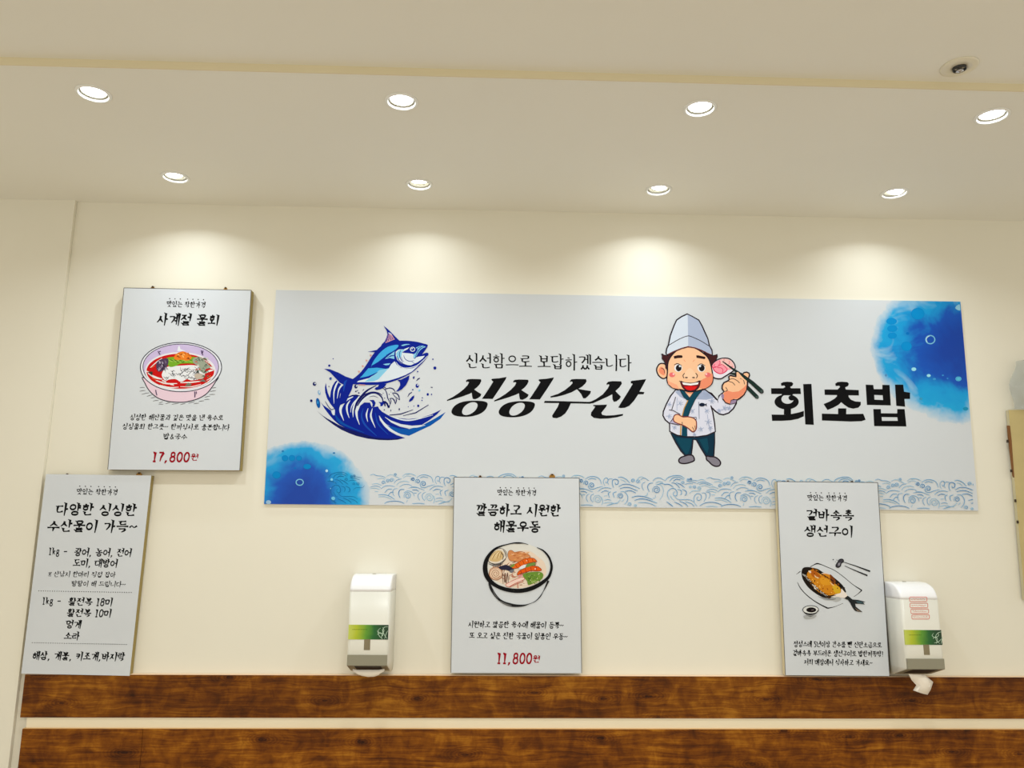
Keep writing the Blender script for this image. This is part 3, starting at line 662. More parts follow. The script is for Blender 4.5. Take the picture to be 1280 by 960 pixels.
for p, w in (([(440,180),(500,160),(550,175),(578,215)],9), ([(535,225),(590,232),(622,265),(635,322)],10), ([(540,235),(575,275),(600,295),(633,320)],6), ([(500,300),(540,300),(565,330),(578,375)],9), ([(578,375),(592,330),(585,300)],7), ([(410,160),(445,190),(465,235),(475,290),(495,330),(510,380)],8), ([(510,380),(520,330),(505,295)],6), ([(330,150),(420,148),(465,172)],7)): A.stroke(p, w/7.5, ND, smooth=True, taper=True)
A.poly([(300,175),(318,155),(345,150),(430,148),(380,178),(330,188)], NV)
for x, y, r in ((415,230,5),(435,295,6),(495,245,6),(520,215,4),(555,240,3)): A.ell(x, y, r, r*1.3, ND, n=10)
for p, w in (([(500,522),(650,507),(815,450)],[9,13,4]), ([(680,530),(850,490),(1020,385)],[4,12,6]), ([(1075,152),(1050,150)],[10,8]), ([(742,278),(765,238),(800,216)],[3,12,8]), ([(858,66),(880,40),(905,28)],[4,14,8]), ([(818,38),(832,4)],[14,8]), ([(80,190),(55,205)],[6,6]), ([(160,175),(142,195)],[6,6])): S(FM, p, w, ND, False)
A.frame(*FM)
for x, y, rx, ry in ((870,130,23,27),(1010,245,15,18),(883,398,15,17),(810,182,10,10),(1060,245,9,9),(938,290,8,8),(933,325,8,8),(750,410,6,6),(825,400,6,6),(52,140,23,26),(50,205,9,9),(90,225,11,9),(430,450,7,9),(517,460,5,14),(630,443,9,14),(-55,190,8,6)): A.ell(x, y, rx, ry, NV if x > 700 else ND, n=16)
A.ell(877, 120, 9, 11, BW, n=12); A.ell(62, 132, 9, 11, BW, n=12); A.ell(898, 192, 14, 14, SL, n=12)
A.poly([(757,340),(770,308),(800,275),(828,257),(830,285),(805,325),(772,345)], NV)
A.frame(*FL)
for x, y, rx, ry, m in ((140,105,24,26,ND),(355,35,17,18,NV),(97,330,16,19,ND),(332,140,6,10,ND)): A.ell(x, y, rx, ry, m, n=16)
A.ell(148, 100, 9, 10, BW, n=10); A.ell(362, 40, 7, 7, SL, n=10); A.ell(202, 222, 17, 32, ink(130,170,205), rot=-.25, n=16); A.ell(205, 215, 7, 15, BW, rot=-.25, n=10); A.ell(188, 360, 26, 68, ink(0,84,160), rot=-.17, n=20); A.ell(184, 352, 7, 20, SK, n=10)
S(FL, [(282,335),(320,400),(365,448),(410,430)], [3,8,8,3], ND)
A.frame(*FF)
for x, y, r in ((235,378,8),(262,330,4),(980,395,11),(966,333,5),(858,420,5),(830,462,6)): A.ell(x, y, r, r, NV, n=14)
# tail
A.frame(*FF)
A.poly([(198,400),(240,404),(300,428),(350,455),(400,472),(440,455),(440,500),(405,500),(392,550),(372,590),(352,640),(300,660),(318,560),(335,512),(310,500),(275,462),(240,425)], NV)
S(FF, [(360,480),(345,500),(335,560)], [3,14,3], ink(16,70,170))
# body
A.frame(*FT)
A.poly([(-40,722),(0,712),(60,668),(110,620),(170,540),(220,460),(280,378),(350,312),(430,275),(500,256),(570,248),(680,250),(780,262),(850,280),(900,294),(908,312),(880,360),(842,412),(872,398),(902,392),(918,406),(905,440),(860,500),(800,560),(730,622),(640,675),(540,720),(430,755),(330,776),(150,778),(0,768),(-40,760)], NV, smooth=True)
A.poly([(60,746),(105,700),(160,680),(205,680),(330,640),(440,580),(470,530),(512,495),(535,535),(585,572),(650,586),(730,578),(800,545),(720,618),(640,660),(540,698),(430,730),(310,744),(180,746)], BW)
A.poly([(80,708),(120,670),(195,580),(300,572),(400,585),(380,620),(300,640),(200,680)], SK); A.poly([(250,668),(330,600),(420,584),(450,575),(480,600),(400,680),(260,735),(150,742)], SL); A.poly([(300,730),(420,600),(470,560),(515,510),(560,565),(560,680),(430,726)], BW)
A.stroke([(70,716),(200,685),(305,628)], [3, 2.4, .3], NV)
A.poly([(228,562),(255,500),(300,435),(360,370),(430,322),(510,300),(552,300),(555,318),(520,355),(440,405),(380,450),(310,505),(260,548)], SK, smooth=True)
A.poly([(395,468),(430,435),(512,375),(505,430),(508,468),(450,455)], SL); A.stroke([(410,425),(455,400),(510,372)], [.3, 1.2, .6], NV); A.stroke([(420,452),(470,430),(508,425)], [.3, 1.2, .6], NV)
A.poly([(214,560),(300,510),(400,474),(510,470),(506,490),(470,530),(445,575),(410,586),(370,578),(310,566)], NV); A.poly([(372,530),(420,522),(462,520),(440,540),(405,543)], SL)
# head
A.poly([(525,380),(560,354),(620,352),(655,338),(690,325),(668,350),(625,372),(600,390),(640,396),(690,400),(735,408),(760,450),(800,440),(875,428),(850,460),(790,505),(720,542),(650,545),(590,520),(545,480),(525,430)], BW)
A.poly([(530,400),(560,360),(640,352),(600,385),(590,440),(560,470),(535,440)], SL)
for p, w in (([(585,362),(568,410),(585,470),(610,512)],7), ([(620,425),(640,470),(690,495),(745,488)],6), ([(540,430),(560,480),(620,530),(700,548),(760,520)],9), ([(590,440),(602,480),(625,500)],4), ([(715,500),(745,520)],4)): A.stroke(p, w/9.6, NV, smooth=True, taper=True)
S(FT, [(528,505),(560,545),(620,575),(700,572),(780,545),(850,490),(908,430)], [3,6,7,7,7,7,3], BW)
A.poly([(765,332),(810,312),(850,308),(885,322),(855,335),(820,360),(790,400),(775,430),(758,460),(735,445),(740,410),(765,395),(790,355)], SL)
A.stroke([(860,318),(815,345),(780,395),(762,440)], [.4, .9, .8, .4], NV, smooth=True); A.stroke([(760,365),(790,335),(830,318)], .6, NV, smooth=True); A.stroke([(740,455),(755,462),(770,440)], .7, NV)
A.ell(727, 351, 31, 29, BW, n=20); A.ell(727, 351, 22, 20, NV, n=18); A.ell(722, 344, 9, 8, BW, n=12)
A.poly([(588,306),(620,292),(660,287),(700,292),(655,300),(610,312)], SL)
# dorsal fin with salmon rays
A.poly([(378,68),(420,100),(470,148),(525,205),(572,250),(520,262),(440,285),(345,318),(362,285),(392,258),(412,215),(425,175),(420,135)], NV)
for i in range(7):
    t = i/6; x0 = 436-t*36; y0 = 150+t*120; x1 = 478+t*34; y1 = 176+t*52
    A.stroke([(x0, y0+3), ((x0+x1)/2, (y0+y1)/2), (x1, y1)], [.5, .9, .4], ink(224,165,165) if i > 0 else BW)
for i in range(4): A.stroke([(440+i*14, 160+i*16), (412+i*26, 262-i*8)], .5, NV)
A.poly([(185,380),(230,373),(300,358),(285,385),(262,384),(230,382)], NV)
for x, y in ((225,425),(175,487),(130,555),(84,620)): A.poly([(x-14,y-12),(x+12,y-8),(x+4,y+12),(x-6,y+8)], SA)
A.stroke([(80,776),(160,780)], .7, SA)
A.poly([(545,722),(590,714),(640,690),(690,662),(682,712),(650,778),(600,830),(560,852),(525,860),(560,820),(578,782),(576,748)], NV); A.poly([(270,830),(285,808),(310,800),(330,768),(415,765),(395,795),(365,822),(310,834)], NV)
A.build('leaping_fish_picture', banner)

# ---- cartoon chef (printed)
OL = ink(36, 24, 34); SKN = ink(240, 190, 150); SK2 = ink(232, 140, 106); CW = ink(214, 216, 232); TE = ink(6, 66, 86); TD = ink(6, 46, 66); BG = ink(160, 172, 200); HA = ink(64, 26, 28)
A = Art(BY)
H8, K8, B8, G8 = (820,385,10.66), (880,440,12), (820,480,8.73), (800,380,4.364)
A.frame(*H8)
A.poly([(8,820),(18,785),(45,748),(85,738),(125,752),(150,800),(150,900),(120,935),(85,938),(40,905),(15,860)], SKN, smooth=True, outline=(1.1, OL))
A.poly([(36,830),(60,785),(100,800),(122,845),(112,895),(75,885),(45,860)], SK2, smooth=True); A.stroke([(70,800),(105,820),(115,870)], .5, OL, smooth=True)
# trousers, shoes
A.frame(*B8)
A.poly([(160,535),(250,560),(400,570),(560,560),(640,530),(640,640),(630,800),(600,800),(545,790),(490,700),(440,610),(405,607),(395,700),(385,785),(320,785),(270,730),(215,640)], TD, outline=(1.0, OL))
A.poly([(215,585),(390,600),(378,680),(350,760),(325,765),(270,690)], TE); A.poly([(470,605),(560,590),(575,700),(560,760),(520,700)], TE)
A.poly([(318,785),(355,775),(395,778),(415,805),(418,832),(395,848),(340,865),(290,868),(255,855),(250,825),(275,800)], ink(128,124,136), smooth=True, outline=(1.1, OL))
A.poly([(552,788),(590,792),(640,797),(680,820),(705,858),(690,892),(650,898),(610,880),(575,845),(552,825)], ink(128,124,136), smooth=True, outline=(1.1, OL))
# raised sleeve
A.frame(*K8)
A.poly([(30,580),(110,620),(205,725),(225,660),(262,622),(320,690),(385,770),(440,740),(490,712),(485,770),(440,850),(370,915),(290,942),(230,930),(160,880),(90,800),(60,700)], CW, outline=(1.2, OL))
A.stroke([(205,725),(210,790)], .7, OL)
# coat
A.frame(*B8)
A.poly([(215,62),(160,130),(115,215),(80,300),(76,345),(100,390),(148,432),(150,518),(230,560),(340,576),(450,577),(560,560),(648,520),(640,430),(620,310),(600,240),(668,178),(600,110),(535,60),(400,80)], CW, outline=(1.1, OL))
A.poly([(612,150),(668,180),(690,240),(620,262),(590,210)], CW)
A.poly([(208,85),(262,62),(300,120),(318,165),(262,140)], BG); A.poly([(488,92),(530,65),(600,118),(636,152),(550,172),(440,166),(468,120)], BG)
def sprig(x, y, s, a):
    for da, l in ((0,1), (.6,.9), (-.6,.9), (1.2,.7), (-1.3,.7), (2.9,.6)):
        A.stroke([(x, y), (x+.5*s*l*math.cos(a+da), y+.5*s*l*math.sin(a+da)), (x+s*l*math.cos(a+da), y+s*l*math.sin(a+da))], [.35, .75, .2], BG)
for x, y, s_, a in ((255,215,50,-.4), (150,215,40,1.9), (135,350,45,.2), (195,470,40,.6), (405,290,45,2.6), (550,285,45,1.0), (560,410,55,.5), (500,490,45,2.8), (590,470,40,1.2), (420,545,30,1.5), (600,182,50,.3), (540,110,45,.8), (740,270,50,-.5), (700,290,40,2.8), (790,260,40,.4)): sprig(x, y, s_, a)
A.stroke([(232,150),(228,290)], .35, BG); A.stroke([(560,330),(575,440),(600,535)], .35, BG)
A.stroke([(467,195),(472,380)], .5, ink(120,128,150))
A.ell(503, 226, 32, 20, ink(10,24,48), n=20); A.poly([(528,226),(556,208),(550,226),(558,244)], ink(10,24,48))
# collar, band
A.poly([(318,84),(425,80),(368,142)], SKN); A.stroke([(330,92),(380,100),(420,90)], 1.2, SK2)
A.poly([(258,62),(300,66),(330,108),(366,150),(345,182),(300,140)], TE, outline=(.4, OL))
A.poly([(480,64),(425,72),(395,110),(350,175),(312,255),(290,352),(350,356),(378,275),(425,175),(470,110),(510,66)], TE, outline=(.4, OL))
A.poly([(286,450),(340,470),(342,574),(280,566)], TE)
A.stroke([(348,178),(308,262),(284,350)], .9, ink(196,150,70)); A.stroke([(272,448),(268,558)], 1.3, ink(196,150,70))
# bent arm and resting hand
A.poly([(145,425),(190,435),(240,445),(290,445),(240,425),(190,400),(185,372),(170,400)], ink(176,170,200), outline=(.6, OL))
A.poly([(190,372),(205,340),(240,332),(290,358),(350,358),(405,370),(436,398),(442,440),(438,490),(412,522),(385,512),(350,482),(290,448),(230,428),(195,405)], SKN, smooth=True, outline=(.8, ink(120,40,40)))
A.stroke([(385,368),(440,362),(442,382),(425,395)], .5, OL); A.stroke([(285,415),(288,440)], .6, OL); A.stroke([(395,470),(415,500),(408,520)], .5, OL); A.stroke([(425,455),(430,490)], .5, OL)
A.stroke([(215,140),(190,220),(172,282)], .6, OL); A.stroke([(142,282),(190,290),(266,332)], .6, OL)
# raised hand holding chopsticks with a slice of fish
A.frame(*K8)
A.stroke([(395,320),(470,330),(640,520),(800,680)], [1.5, 3.6, 4.4, 4.6], OL); A.stroke([(400,318),(470,335),(640,525),(796,676)], [1, 2.6, 3.4, 3.4], ink(24,46,40)); A.ell(800, 680, 24, 24, ink(60,76,72), n=16)
A.poly([(108,250),(120,195),(165,140),(240,102),(330,92),(395,110),(445,160),(468,215),(464,250),(430,290),(360,338),(310,368),(260,398),(200,400),(145,380),(118,330)], ink(226,222,232), smooth=True, outline=(1.0, OL))
A.poly([(122,215),(150,165),(220,122),(320,105),(395,125),(440,180),(452,235),(420,262),(350,275),(300,318),(235,328),(175,300),(140,262)], ink(240,150,165), smooth=True)
A.poly([(250,110),(340,102),(400,130),(440,185),(448,240),(400,262),(330,215),(265,190)], ink(236,188,184), smooth=True)
for p, w in (([(125,215),(160,285),(235,325),(300,310),(345,275)],1.0), ([(130,240),(200,220),(270,188),(330,235),(350,272)],.6), ([(160,180),(150,215),(180,222)],.5), ([(235,130),(240,170),(215,200)],.5), ([(200,235),(260,240),(285,275),(275,305)],.6), ([(370,185),(385,150),(375,130)],.4), ([(385,245),(430,215)],.5), ([(300,100),(300,135)],.4)): A.stroke(p, w, ink(216,40,90), smooth=True)
A.poly([(275,620),(300,592),(272,550),(275,500),(300,460),(365,430),(378,412),(372,370),(395,352),(440,362),(478,372),(480,300),(512,296),(550,322),(585,330),(600,310),(640,302),(678,320),(682,350),(668,395),(652,430),(652,490),(640,560),(600,640),(540,695),(490,722),(430,712),(385,782),(330,760),(285,705)], SKN, outline=(1.2, OL))
A.poly([(300,610),(350,580),(430,600),(520,590),(600,530),(640,480),(632,570),(590,640),(520,695),(430,708),(385,775),(325,750),(290,700)], SK2)
A.poly([(256,660),(275,622),(300,640),(300,690),(282,705)], ink(150,130,160)); A.poly([(408,722),(490,712),(480,765),(388,786)], ink(150,130,160), outline=(.5, OL))
for p in ([(375,415),(430,400),(490,425),(535,465)], [(370,440),(430,460),(465,500)], [(540,395),(590,420),(610,485)], [(325,530),(350,575),(300,595)]): A.stroke(p, .6, OL, smooth=True)
A.stroke([(278,140),(420,245),(560,340),(720,460),(872,598)], [1, 2.2, 3.4, 4.6, 5.4], OL); A.stroke([(284,144),(420,247),(560,343),(720,463),(868,594)], [.5, 1.4, 2.4, 3.5, 4.1], ink(24,46,40)); A.ell(868, 596, 28, 28, OL, n=16); A.ell(864, 590, 22, 22, ink(60,76,72), n=16)
A.poly([(486,300),(515,300),(560,350),(625,415),(600,425),(530,385),(490,365)], SKN)
A.stroke([(486,300),(515,300),(560,352),(620,412)], .5, OL)
# hair, head
A.frame(*H8)
A.poly([(72,612),(90,612),(105,628),(150,632),(250,570),(230,640),(190,720),(155,830),(130,800),(128,745),(105,700),(80,672),(85,640)], HA, outline=(.6, OL))
A.poly([(640,590),(700,622),(752,634),(790,628),(815,616),(818,645),(800,690),(755,735),(745,780),(700,700)], HA, outline=(.6, OL))
A.frame(*G8)
A.poly([(150,370),(152,325),(165,292),(195,258),(230,240),(260,234),(300,240),(345,268),(372,295),(386,330),(394,370),(398,408),(388,440),(352,462),(310,474),(270,478),(228,468),(185,460),(158,440),(147,412)], SKN, smooth=True, outline=(1.0, OL))
A.poly([(340,462),(322,455),(330,420),(362,400),(392,378),(397,410),(386,440),(360,458)], SK2, smooth=True); A.poly([(148,410),(165,425),(200,440),(215,465),(180,458),(155,438)], ink(238,165,130))
A.frame(*H8)
A.poly([(235,642),(290,628),(345,630),(355,645),(350,664),(290,668),(242,676)], ink(44,20,20)); A.poly([(536,632),(560,630),(655,650),(660,668),(645,682),(590,672),(540,664)], ink(44,20,20))
for cx in (296, 604):
    A.ell(cx, 800, 52, 52, ink(228,226,230), n=24); A.ell(cx+6, 800, 38, 44, ink(26,20,24), n=24); A.ell(cx+(22 if cx < 400 else -16), 775, 13, 14, BW, n=12)
A.stroke([(240,760),(285,742),(345,768)], [.5,.9,.4], OL, smooth=True); A.stroke([(555,770),(600,745),(655,768)], [.5,.9,.4], OL, smooth=True)
A.ell(215, 890, 40, 32, ink(228,110,110), n=20); A.ell(234, 880, 14, 14, ink(244,190,190), n=12); A.ell(690, 890, 40, 32, ink(228,110,110), n=20); A.ell(670, 880, 14, 14, ink(244,190,190), n=12)
A.poly([(365,905),(450,800),(545,905),(500,945),(405,945)], ink(244,200,164), smooth=True)
for p in ([(382,868),(360,900),(372,935)], [(528,868),(552,900),(538,935)]): A.stroke(p, .8, OL, smooth=True)
A.ell(405, 927, 20, 9, OL, n=14); A.ell(500, 927, 20, 9, OL, n=14)
A.stroke([(370,690),(392,715)], .4, SK2); A.stroke([(515,690),(490,715)], .4, SK2)
A.frame(*G8)
A.poly([(222,422),(240,428),(275,432),(305,428),(326,420),(324,445),(312,464),(290,474),(262,474),(240,462),(228,446)], ink(110,10,20), smooth=True, outline=(.7, OL))
A.poly([(230,428),(275,434),(320,427),(316,439),(275,444),(236,440)], ink(236,236,236)); A.poly([(240,450),(275,446),(312,449),(300,466),(276,472),(254,466)], ink(214,24,26))
A.stroke([(214,420),(226,426)], .6, OL); A.stroke([(334,418),(322,424)], .6, OL)
# hat
A.frame(*H8)
A.poly([(415,80),(480,112),(570,162),(612,235),(650,320),(690,410),(710,500),(745,560),(750,628),(715,622),(650,585),(600,560),(520,530),(430,515),(340,540),(240,580),(150,625),(134,600),(142,545),(165,495),(190,370),(240,235),(275,160),(340,115)], ink(206,216,230), outline=(1.1, OL))
A.poly([(422,88),(480,118),(566,168),(605,240),(645,330),(685,415),(703,500),(738,565),(743,615),(650,577),(600,553),(520,524),(430,509)], ink(168,180,206))
A.stroke([(168,498),(300,420),(415,374),(480,385),(600,440),(706,506)], .7, OL, smooth=True); A.stroke([(160,618),(240,578),(340,540),(425,516),(520,531),(640,580),(742,624)], .6, ink(120,50,50), smooth=True)
A.build('cartoon_chef_picture', banner)
# ================================================================== four menu posters on boards
PRINT = mat('poster_print', rgb(214, 218, 222), 0.45, spec=0.4); nn = noise(PRINT, coords(PRINT), 5, 3); base(PRINT, mixc(PRINT, nn, rgb(210, 215, 220), rgb(203, 208, 214)))
MDF = mat('fibreboard_edge', rgb(150, 132, 72), 0.7); nn = noise(MDF, coords(MDF, (1, 30, 30)), 12, 4); base(MDF, mixc(MDF, nn, rgb(176, 156, 96), rgb(120, 106, 52)))
BRASS = mat('brass', rgb(150, 110, 50), 0.35, metal=0.8); LINE = mat('poster_trim_line', rgb(88, 86, 84), 0.5)
RED = ink(150, 8, 30)
CREAM = mat('cream_board_edge', rgb(206, 194, 160), 0.7)
def poster(corners, Y, Y1, label, hooks, line=True, edge=MDF):
    """corners in photo px: BL, BR, TR, TL on plane Y"""
    c = [at(u, v, Y) for u, v in corners]
    root = empty('menu_poster', ((c[0].x+c[1].x)/2, Y, min(c[0].z, c[1].z)), label, 'poster', 'menu posters')
    v = [(p.x, Y, p.z) for p in c] + [(p.x, Y1, p.z) for p in c]
    mesh_obj('board', v, BOXF, None, root, mats=[PRINT, edge], midx=[0,1,1,1,1,1])
    if line:
        A = Art(Y); A.lay = 0.0001
        q = [c[0], c[1], c[2], c[3]]
        pp = [list(p) for p in corners]
        A.stroke([(pp[3][0]+.2, pp[3][1]+.2), (pp[0][0]+.3, pp[0][1]-.2)], .6, LINE, raw=True); A.stroke([(pp[3][0], pp[3][1]+.25), (pp[2][0], pp[2][1]+.25)], .6, LINE, raw=True)
        A.stroke([(pp[2][0]-.25, pp[2][1]), (pp[1][0]-.25, pp[1][1])], .6, LINE, raw=True)
        A.build('trim_line', root, label='thin dark trim line along the poster edge')
    for (u, vv, big) in hooks:
        p = at(u, vv, Y1-0.0035); s_ = 0.0115 if big else 0.008
        V = []; 
        for y in (Y1-0.0045, Y1-0.0030):
            V += [(p.x-s_, y, p.z-0.014), (p.x+s_, y, p.z-0.014), (p.x+s_*.85, y, p.z-0.001), (p.x+s_*.3, y, p.z+0.006), (p.x-s_*.3, y, p.z+0.006), (p.x-s_*.85, y, p.z-0.001)]
        Fs = [(0,1,2,3,4,5), (11,10,9,8,7,6)] + [(i, (i+1) % 6, (i+1) % 6+6, i+6) for i in range(6)]
        h = mesh_obj('hanger', V, Fs, BRASS, root, label='small brass hanger plate')
        V_, F_ = lathe([(0, 0.004), (0.0028, 0.003), (0.003, 0.0), (0.0012, 0.0), (0.0012, -0.004)], 12)
        V_ = [(x+p.x, p.y-0.001-z, y+p.z+0.003) for x, y, z in V_]
        mesh_obj('nail', V_, F_, mat('dark_nail', rgb(60, 44, 30), 0.4, metal=0.5), h, smooth=True)
    return root
def header(A, x0, y0, x1, y1, ydot, sh):
    text(A, '맛있는 착한가격', x0, y0+.5, x1, y1+.5, 8.2, BLK, w=.12, sh=sh)
    x = x0; tot = 7+.38-.06; ad = (x1-x0)/tot; D = Art(A.Y)
    for ch in '맛있는 착한가격':
        if ch != ' ': D.ell(x+ad*.45+.6, ydot-.5+(x-x0)/(x1-x0)*(y1-y0), .75, .75, BLK, n=10)
        else: D.build('emphasis_dots', A.parent); D = Art(A.Y)
        x += ad*ADV.get(ch, 1)
    D.build('emphasis_dots', A.parent)
def dots(A, x0, y0, x1, y1, n, m):
    D = Art(A.Y)
    for i in range(n):
        t = i/(n-1); D.ell(x0+(x1-x0)*t, y0+(y1-y0)*t, .6, .55, m, n=8)
    D.build('dotted_rule', A.parent)
class Lines(Art):
    pass
_text = text
def text(A, s, *a, **k):
    words = s.split(' ')
    if len(words) > 1 and a[4] > 7:                              # each word is a part of its own
        x0, y0, x1, y1 = a[:4]; tot = sum(ADV.get(c, 1) for c in s) - 0.06; ad = (x1-x0)/tot; pos = 0
        for wd in words:
            n = sum(ADV.get(c, 1) for c in wd)
            xa, xb = x0+pos*ad, x0+(pos+n-0.06)*ad
            ty = lambda x: y0+(y1-y0)*(x-x0)/(x1-x0)
            text(A, wd, xa, ty(xa), xb, ty(xb), *a[4:], **k); pos += n+ADV[' ']
        return
    B = Art(A.Y); B.step = 0.000001; _text(B, s, *a, **k)
    sz = a[4]; nm = 'price_lettering' if RED in a else 'heading_lettering' if sz > 14 else 'lettering'
    B.build(nm, A.parent)


# poster 1: spicy cold soup
Y1_ = -0.034
P1 = poster([(134.4,587), (299.8,588), (314.2,362.6), (154.7,359.6)], Y1_, -0.004, 'white menu poster with a pink bowl of red soup, hung highest', [(191,359.6,0), (282,361,0)])
A = Art(Y1_); A.parent = P1; sh = .075
header(A, 208.5, 379.5, 257, 381, 373.8, sh)
text(A, '사계절 물회', 196.5, 399, 274, 400.5, 15.5, BLK, w=.135, sh=sh+.08)
text(A, '싱성한 해산물과 깊은 맛을 낸 육수로', 162.5, 521.5, 279, 522.5, 8.2, BLK, w=.12, sh=sh+.1, wob=.3)
text(A, '싱싱물회 한그릇~ 한끼식사로 충분합니다', 153, 533, 287, 534.5, 8.2, BLK, w=.12, sh=sh+.1, wob=.3)
text(A, '밥&국수', 204, 545.5, 234, 546, 8.2, BLK, w=.12, sh=sh+.1)
text(A, '17,800', 190, 571, 237, 571.5, 14, RED, w=.16, sh=sh+.08)
text(A, '원', 238.5, 571.5, 248, 571.7, 9.5, RED, w=.14, sh=sh+.05)
A = Art(Y1_); A.frame(170, 420, 10.105)
DK = ink(40, 42, 56); HG = ink(110, 110, 112)
for p in ([(48,652),(110,650)], [(45,698),(120,688)], [(70,738),(165,718)], [(135,765),(205,742)], [(185,785),(245,775)], [(215,822),(285,812)], [(290,848),(340,830)], [(285,864),(345,862)], [(372,856),(430,842)], [(452,864),(540,850)], [(560,868),(625,852)], [(660,850),(745,828)], [(728,856),(795,848)], [(790,828),(860,818)], [(862,804),(930,800)], [(865,775),(935,760)], [(925,740),(1000,738)], [(935,702),(1010,690)], [(960,660),(1012,650)]):
    A.stroke([p[0], ((p[0][0]+p[1][0])/2, (p[0][1]+p[1][1])/2-2), p[1]], [.3, .75, .3], HG)
A.poly([(88,520),(115,600),(150,665),(205,730),(280,785),(380,820),(480,834),(600,836),(700,818),(800,785),(890,730),(950,660),(1000,585),(1030,520),(800,640),(300,640)], ink(226,200,214), smooth=True, outline=(.7, DK))
A.ell(568, 393, 513, 311, ink(222,224,232), outline=(.65, DK), n=56); A.ell(566, 390, 478, 288, ink(198,182,218), outline=(.5, DK), n=56)
A.poly([(520,190),(535,128),(552,128),(560,165),(630,190)], ink(225,228,236))
A.ell(560, 442, 447, 240, ink(224,222,226), n=48)
A.ell(560, 445, 428, 222, ink(196,16,14), n=48)
WH = ink(226, 226, 224)
random.seed(3)
for p, w in (([(150,470),(240,520),(330,545)],2.4), ([(120,440),(200,470)],2.2), ([(250,560),(380,600),(520,600)],1.6), ([(300,620),(420,650),(540,645)],1.2), ([(430,610),(480,620)],2.6), ([(560,590),(690,585),(830,570)],1.6), ([(560,640),(700,640),(820,610)],1.0), ([(870,470),(930,440),(980,430)],2.2), ([(890,560),(960,520),(985,490)],1.0), ([(900,380),(950,400),(985,420)],2), ([(180,400),(260,330),(330,280)],1.0), ([(860,300),(940,350),(985,420)],.9), ([(330,560),(380,580)],3)):
    A.stroke(p, [w*.4] + [w]*(len(p)-2) + [w*.4], WH, smooth=True)
for p in ([(190,400),(235,375)], [(205,530),(260,560)], [(860,560),(900,590)], [(900,530),(945,500)], [(330,600),(350,612)]): A.stroke(p, .5, ink(226,120,60))
A.poly([(325,490),(350,430),(390,392),(460,380),(600,372),(720,368),(830,390),(870,430),(860,510),(800,545),(700,560),(640,545),(570,580),(500,545),(420,550),(380,565),(345,540)], ink(228,229,232), smooth=True)
for i in range(34):
    x = random.uniform(350, 800); y = random.uniform(400, 540); a = random.choice([.4, -.5, .2, 1.3, -.9]); l = random.uniform(28, 52)
    A.stroke([(x-l*math.cos(a), y-l*math.sin(a)), (x-6, y+10*math.cos(a)), (x+6, y-8*math.cos(a)), (x+l*math.cos(a), y+l*math.sin(a))], [.1, .4, .4, .1], DK, smooth=True)
A.poly([(370,300),(410,270),(520,262),(650,262),(760,268),(790,300),(740,345),(640,345),(560,352),(500,378),(430,390),(395,350)], ink(116,166,40), smooth=True)
for i in range(12):
    x = 400+i*30; A.stroke([(x, 300+random.uniform(-15,15)), (x+40, 320+random.uniform(-20,20)), (x+75, 318+random.uniform(-20,20))], [.2, .6, .2], ink(50,84,20) if i % 2 else ink(168,200,90), smooth=True)
A.poly([(480,262),(510,225),(560,200),(600,195),(655,215),(700,250),(695,290),(640,312),(580,300),(520,305),(485,290)], ink(228,124,36), smooth=True)
for i in range(16):
    x = random.uniform(495, 680); y = random.uniform(222, 295); A.stroke([(x, y), (x+16, y-10), (x+24, y+8)], [.2, .8, .2], random.choice([ink(120,50,10), ink(246,190,110), ink(180,80,16)]), smooth=True)
A.poly([(255,360),(285,310),(340,288),(400,285),(410,330),(390,385),(350,430),(300,450),(265,430)], ink(76,60,86), smooth=True)
for i in range(16):
    x = random.uniform(270, 380); y = random.uniform(305, 420); A.stroke([(x, y), (x+16, y+18), (x+6, y+34)], [.2, .8, .2], random.choice([ink(190,180,200), ink(30,22,36), ink(120,100,130)]), smooth=True)
A.poly([(720,290),(790,262),(850,290),(890,340),(930,360),(935,400),(880,420),(860,470),(800,430),(790,380),(730,345)], ink(150,158,140), smooth=True)
A.poly([(740,490),(800,470),(860,500),(840,540),(760,540)], ink(190,176,160), smooth=True)
for i in range(30):
    x = random.uniform(740, 920); y = random.uniform(280, 520); A.stroke([(x, y), (x+18, y-12), (x+30, y+10)], [.2, .8, .2], random.choice([ink(40,50,46), ink(210,210,200), ink(200,60,50), ink(90,110,90)]), smooth=True)
A.poly([(152,455),(182,448),(212,452),(205,498),(180,480)], ink(50,60,50)); A.poly([(615,630),(660,590),(705,610),(680,630)], ink(110,120,100)); A.poly([(800,570),(850,545),(890,580)], ink(110,120,110))
for p in ([(278,190),(290,215),(305,235)], [(295,200),(310,190)], [(825,180),(830,215),(845,240)], [(845,185),(840,215)], [(248,680),(255,720),(265,750)], [(740,700),(745,740),(742,775)], [(760,700),(762,730)]): A.stroke(p, .9, ink(70,50,90))
A.build('soup_bowl_picture', P1)

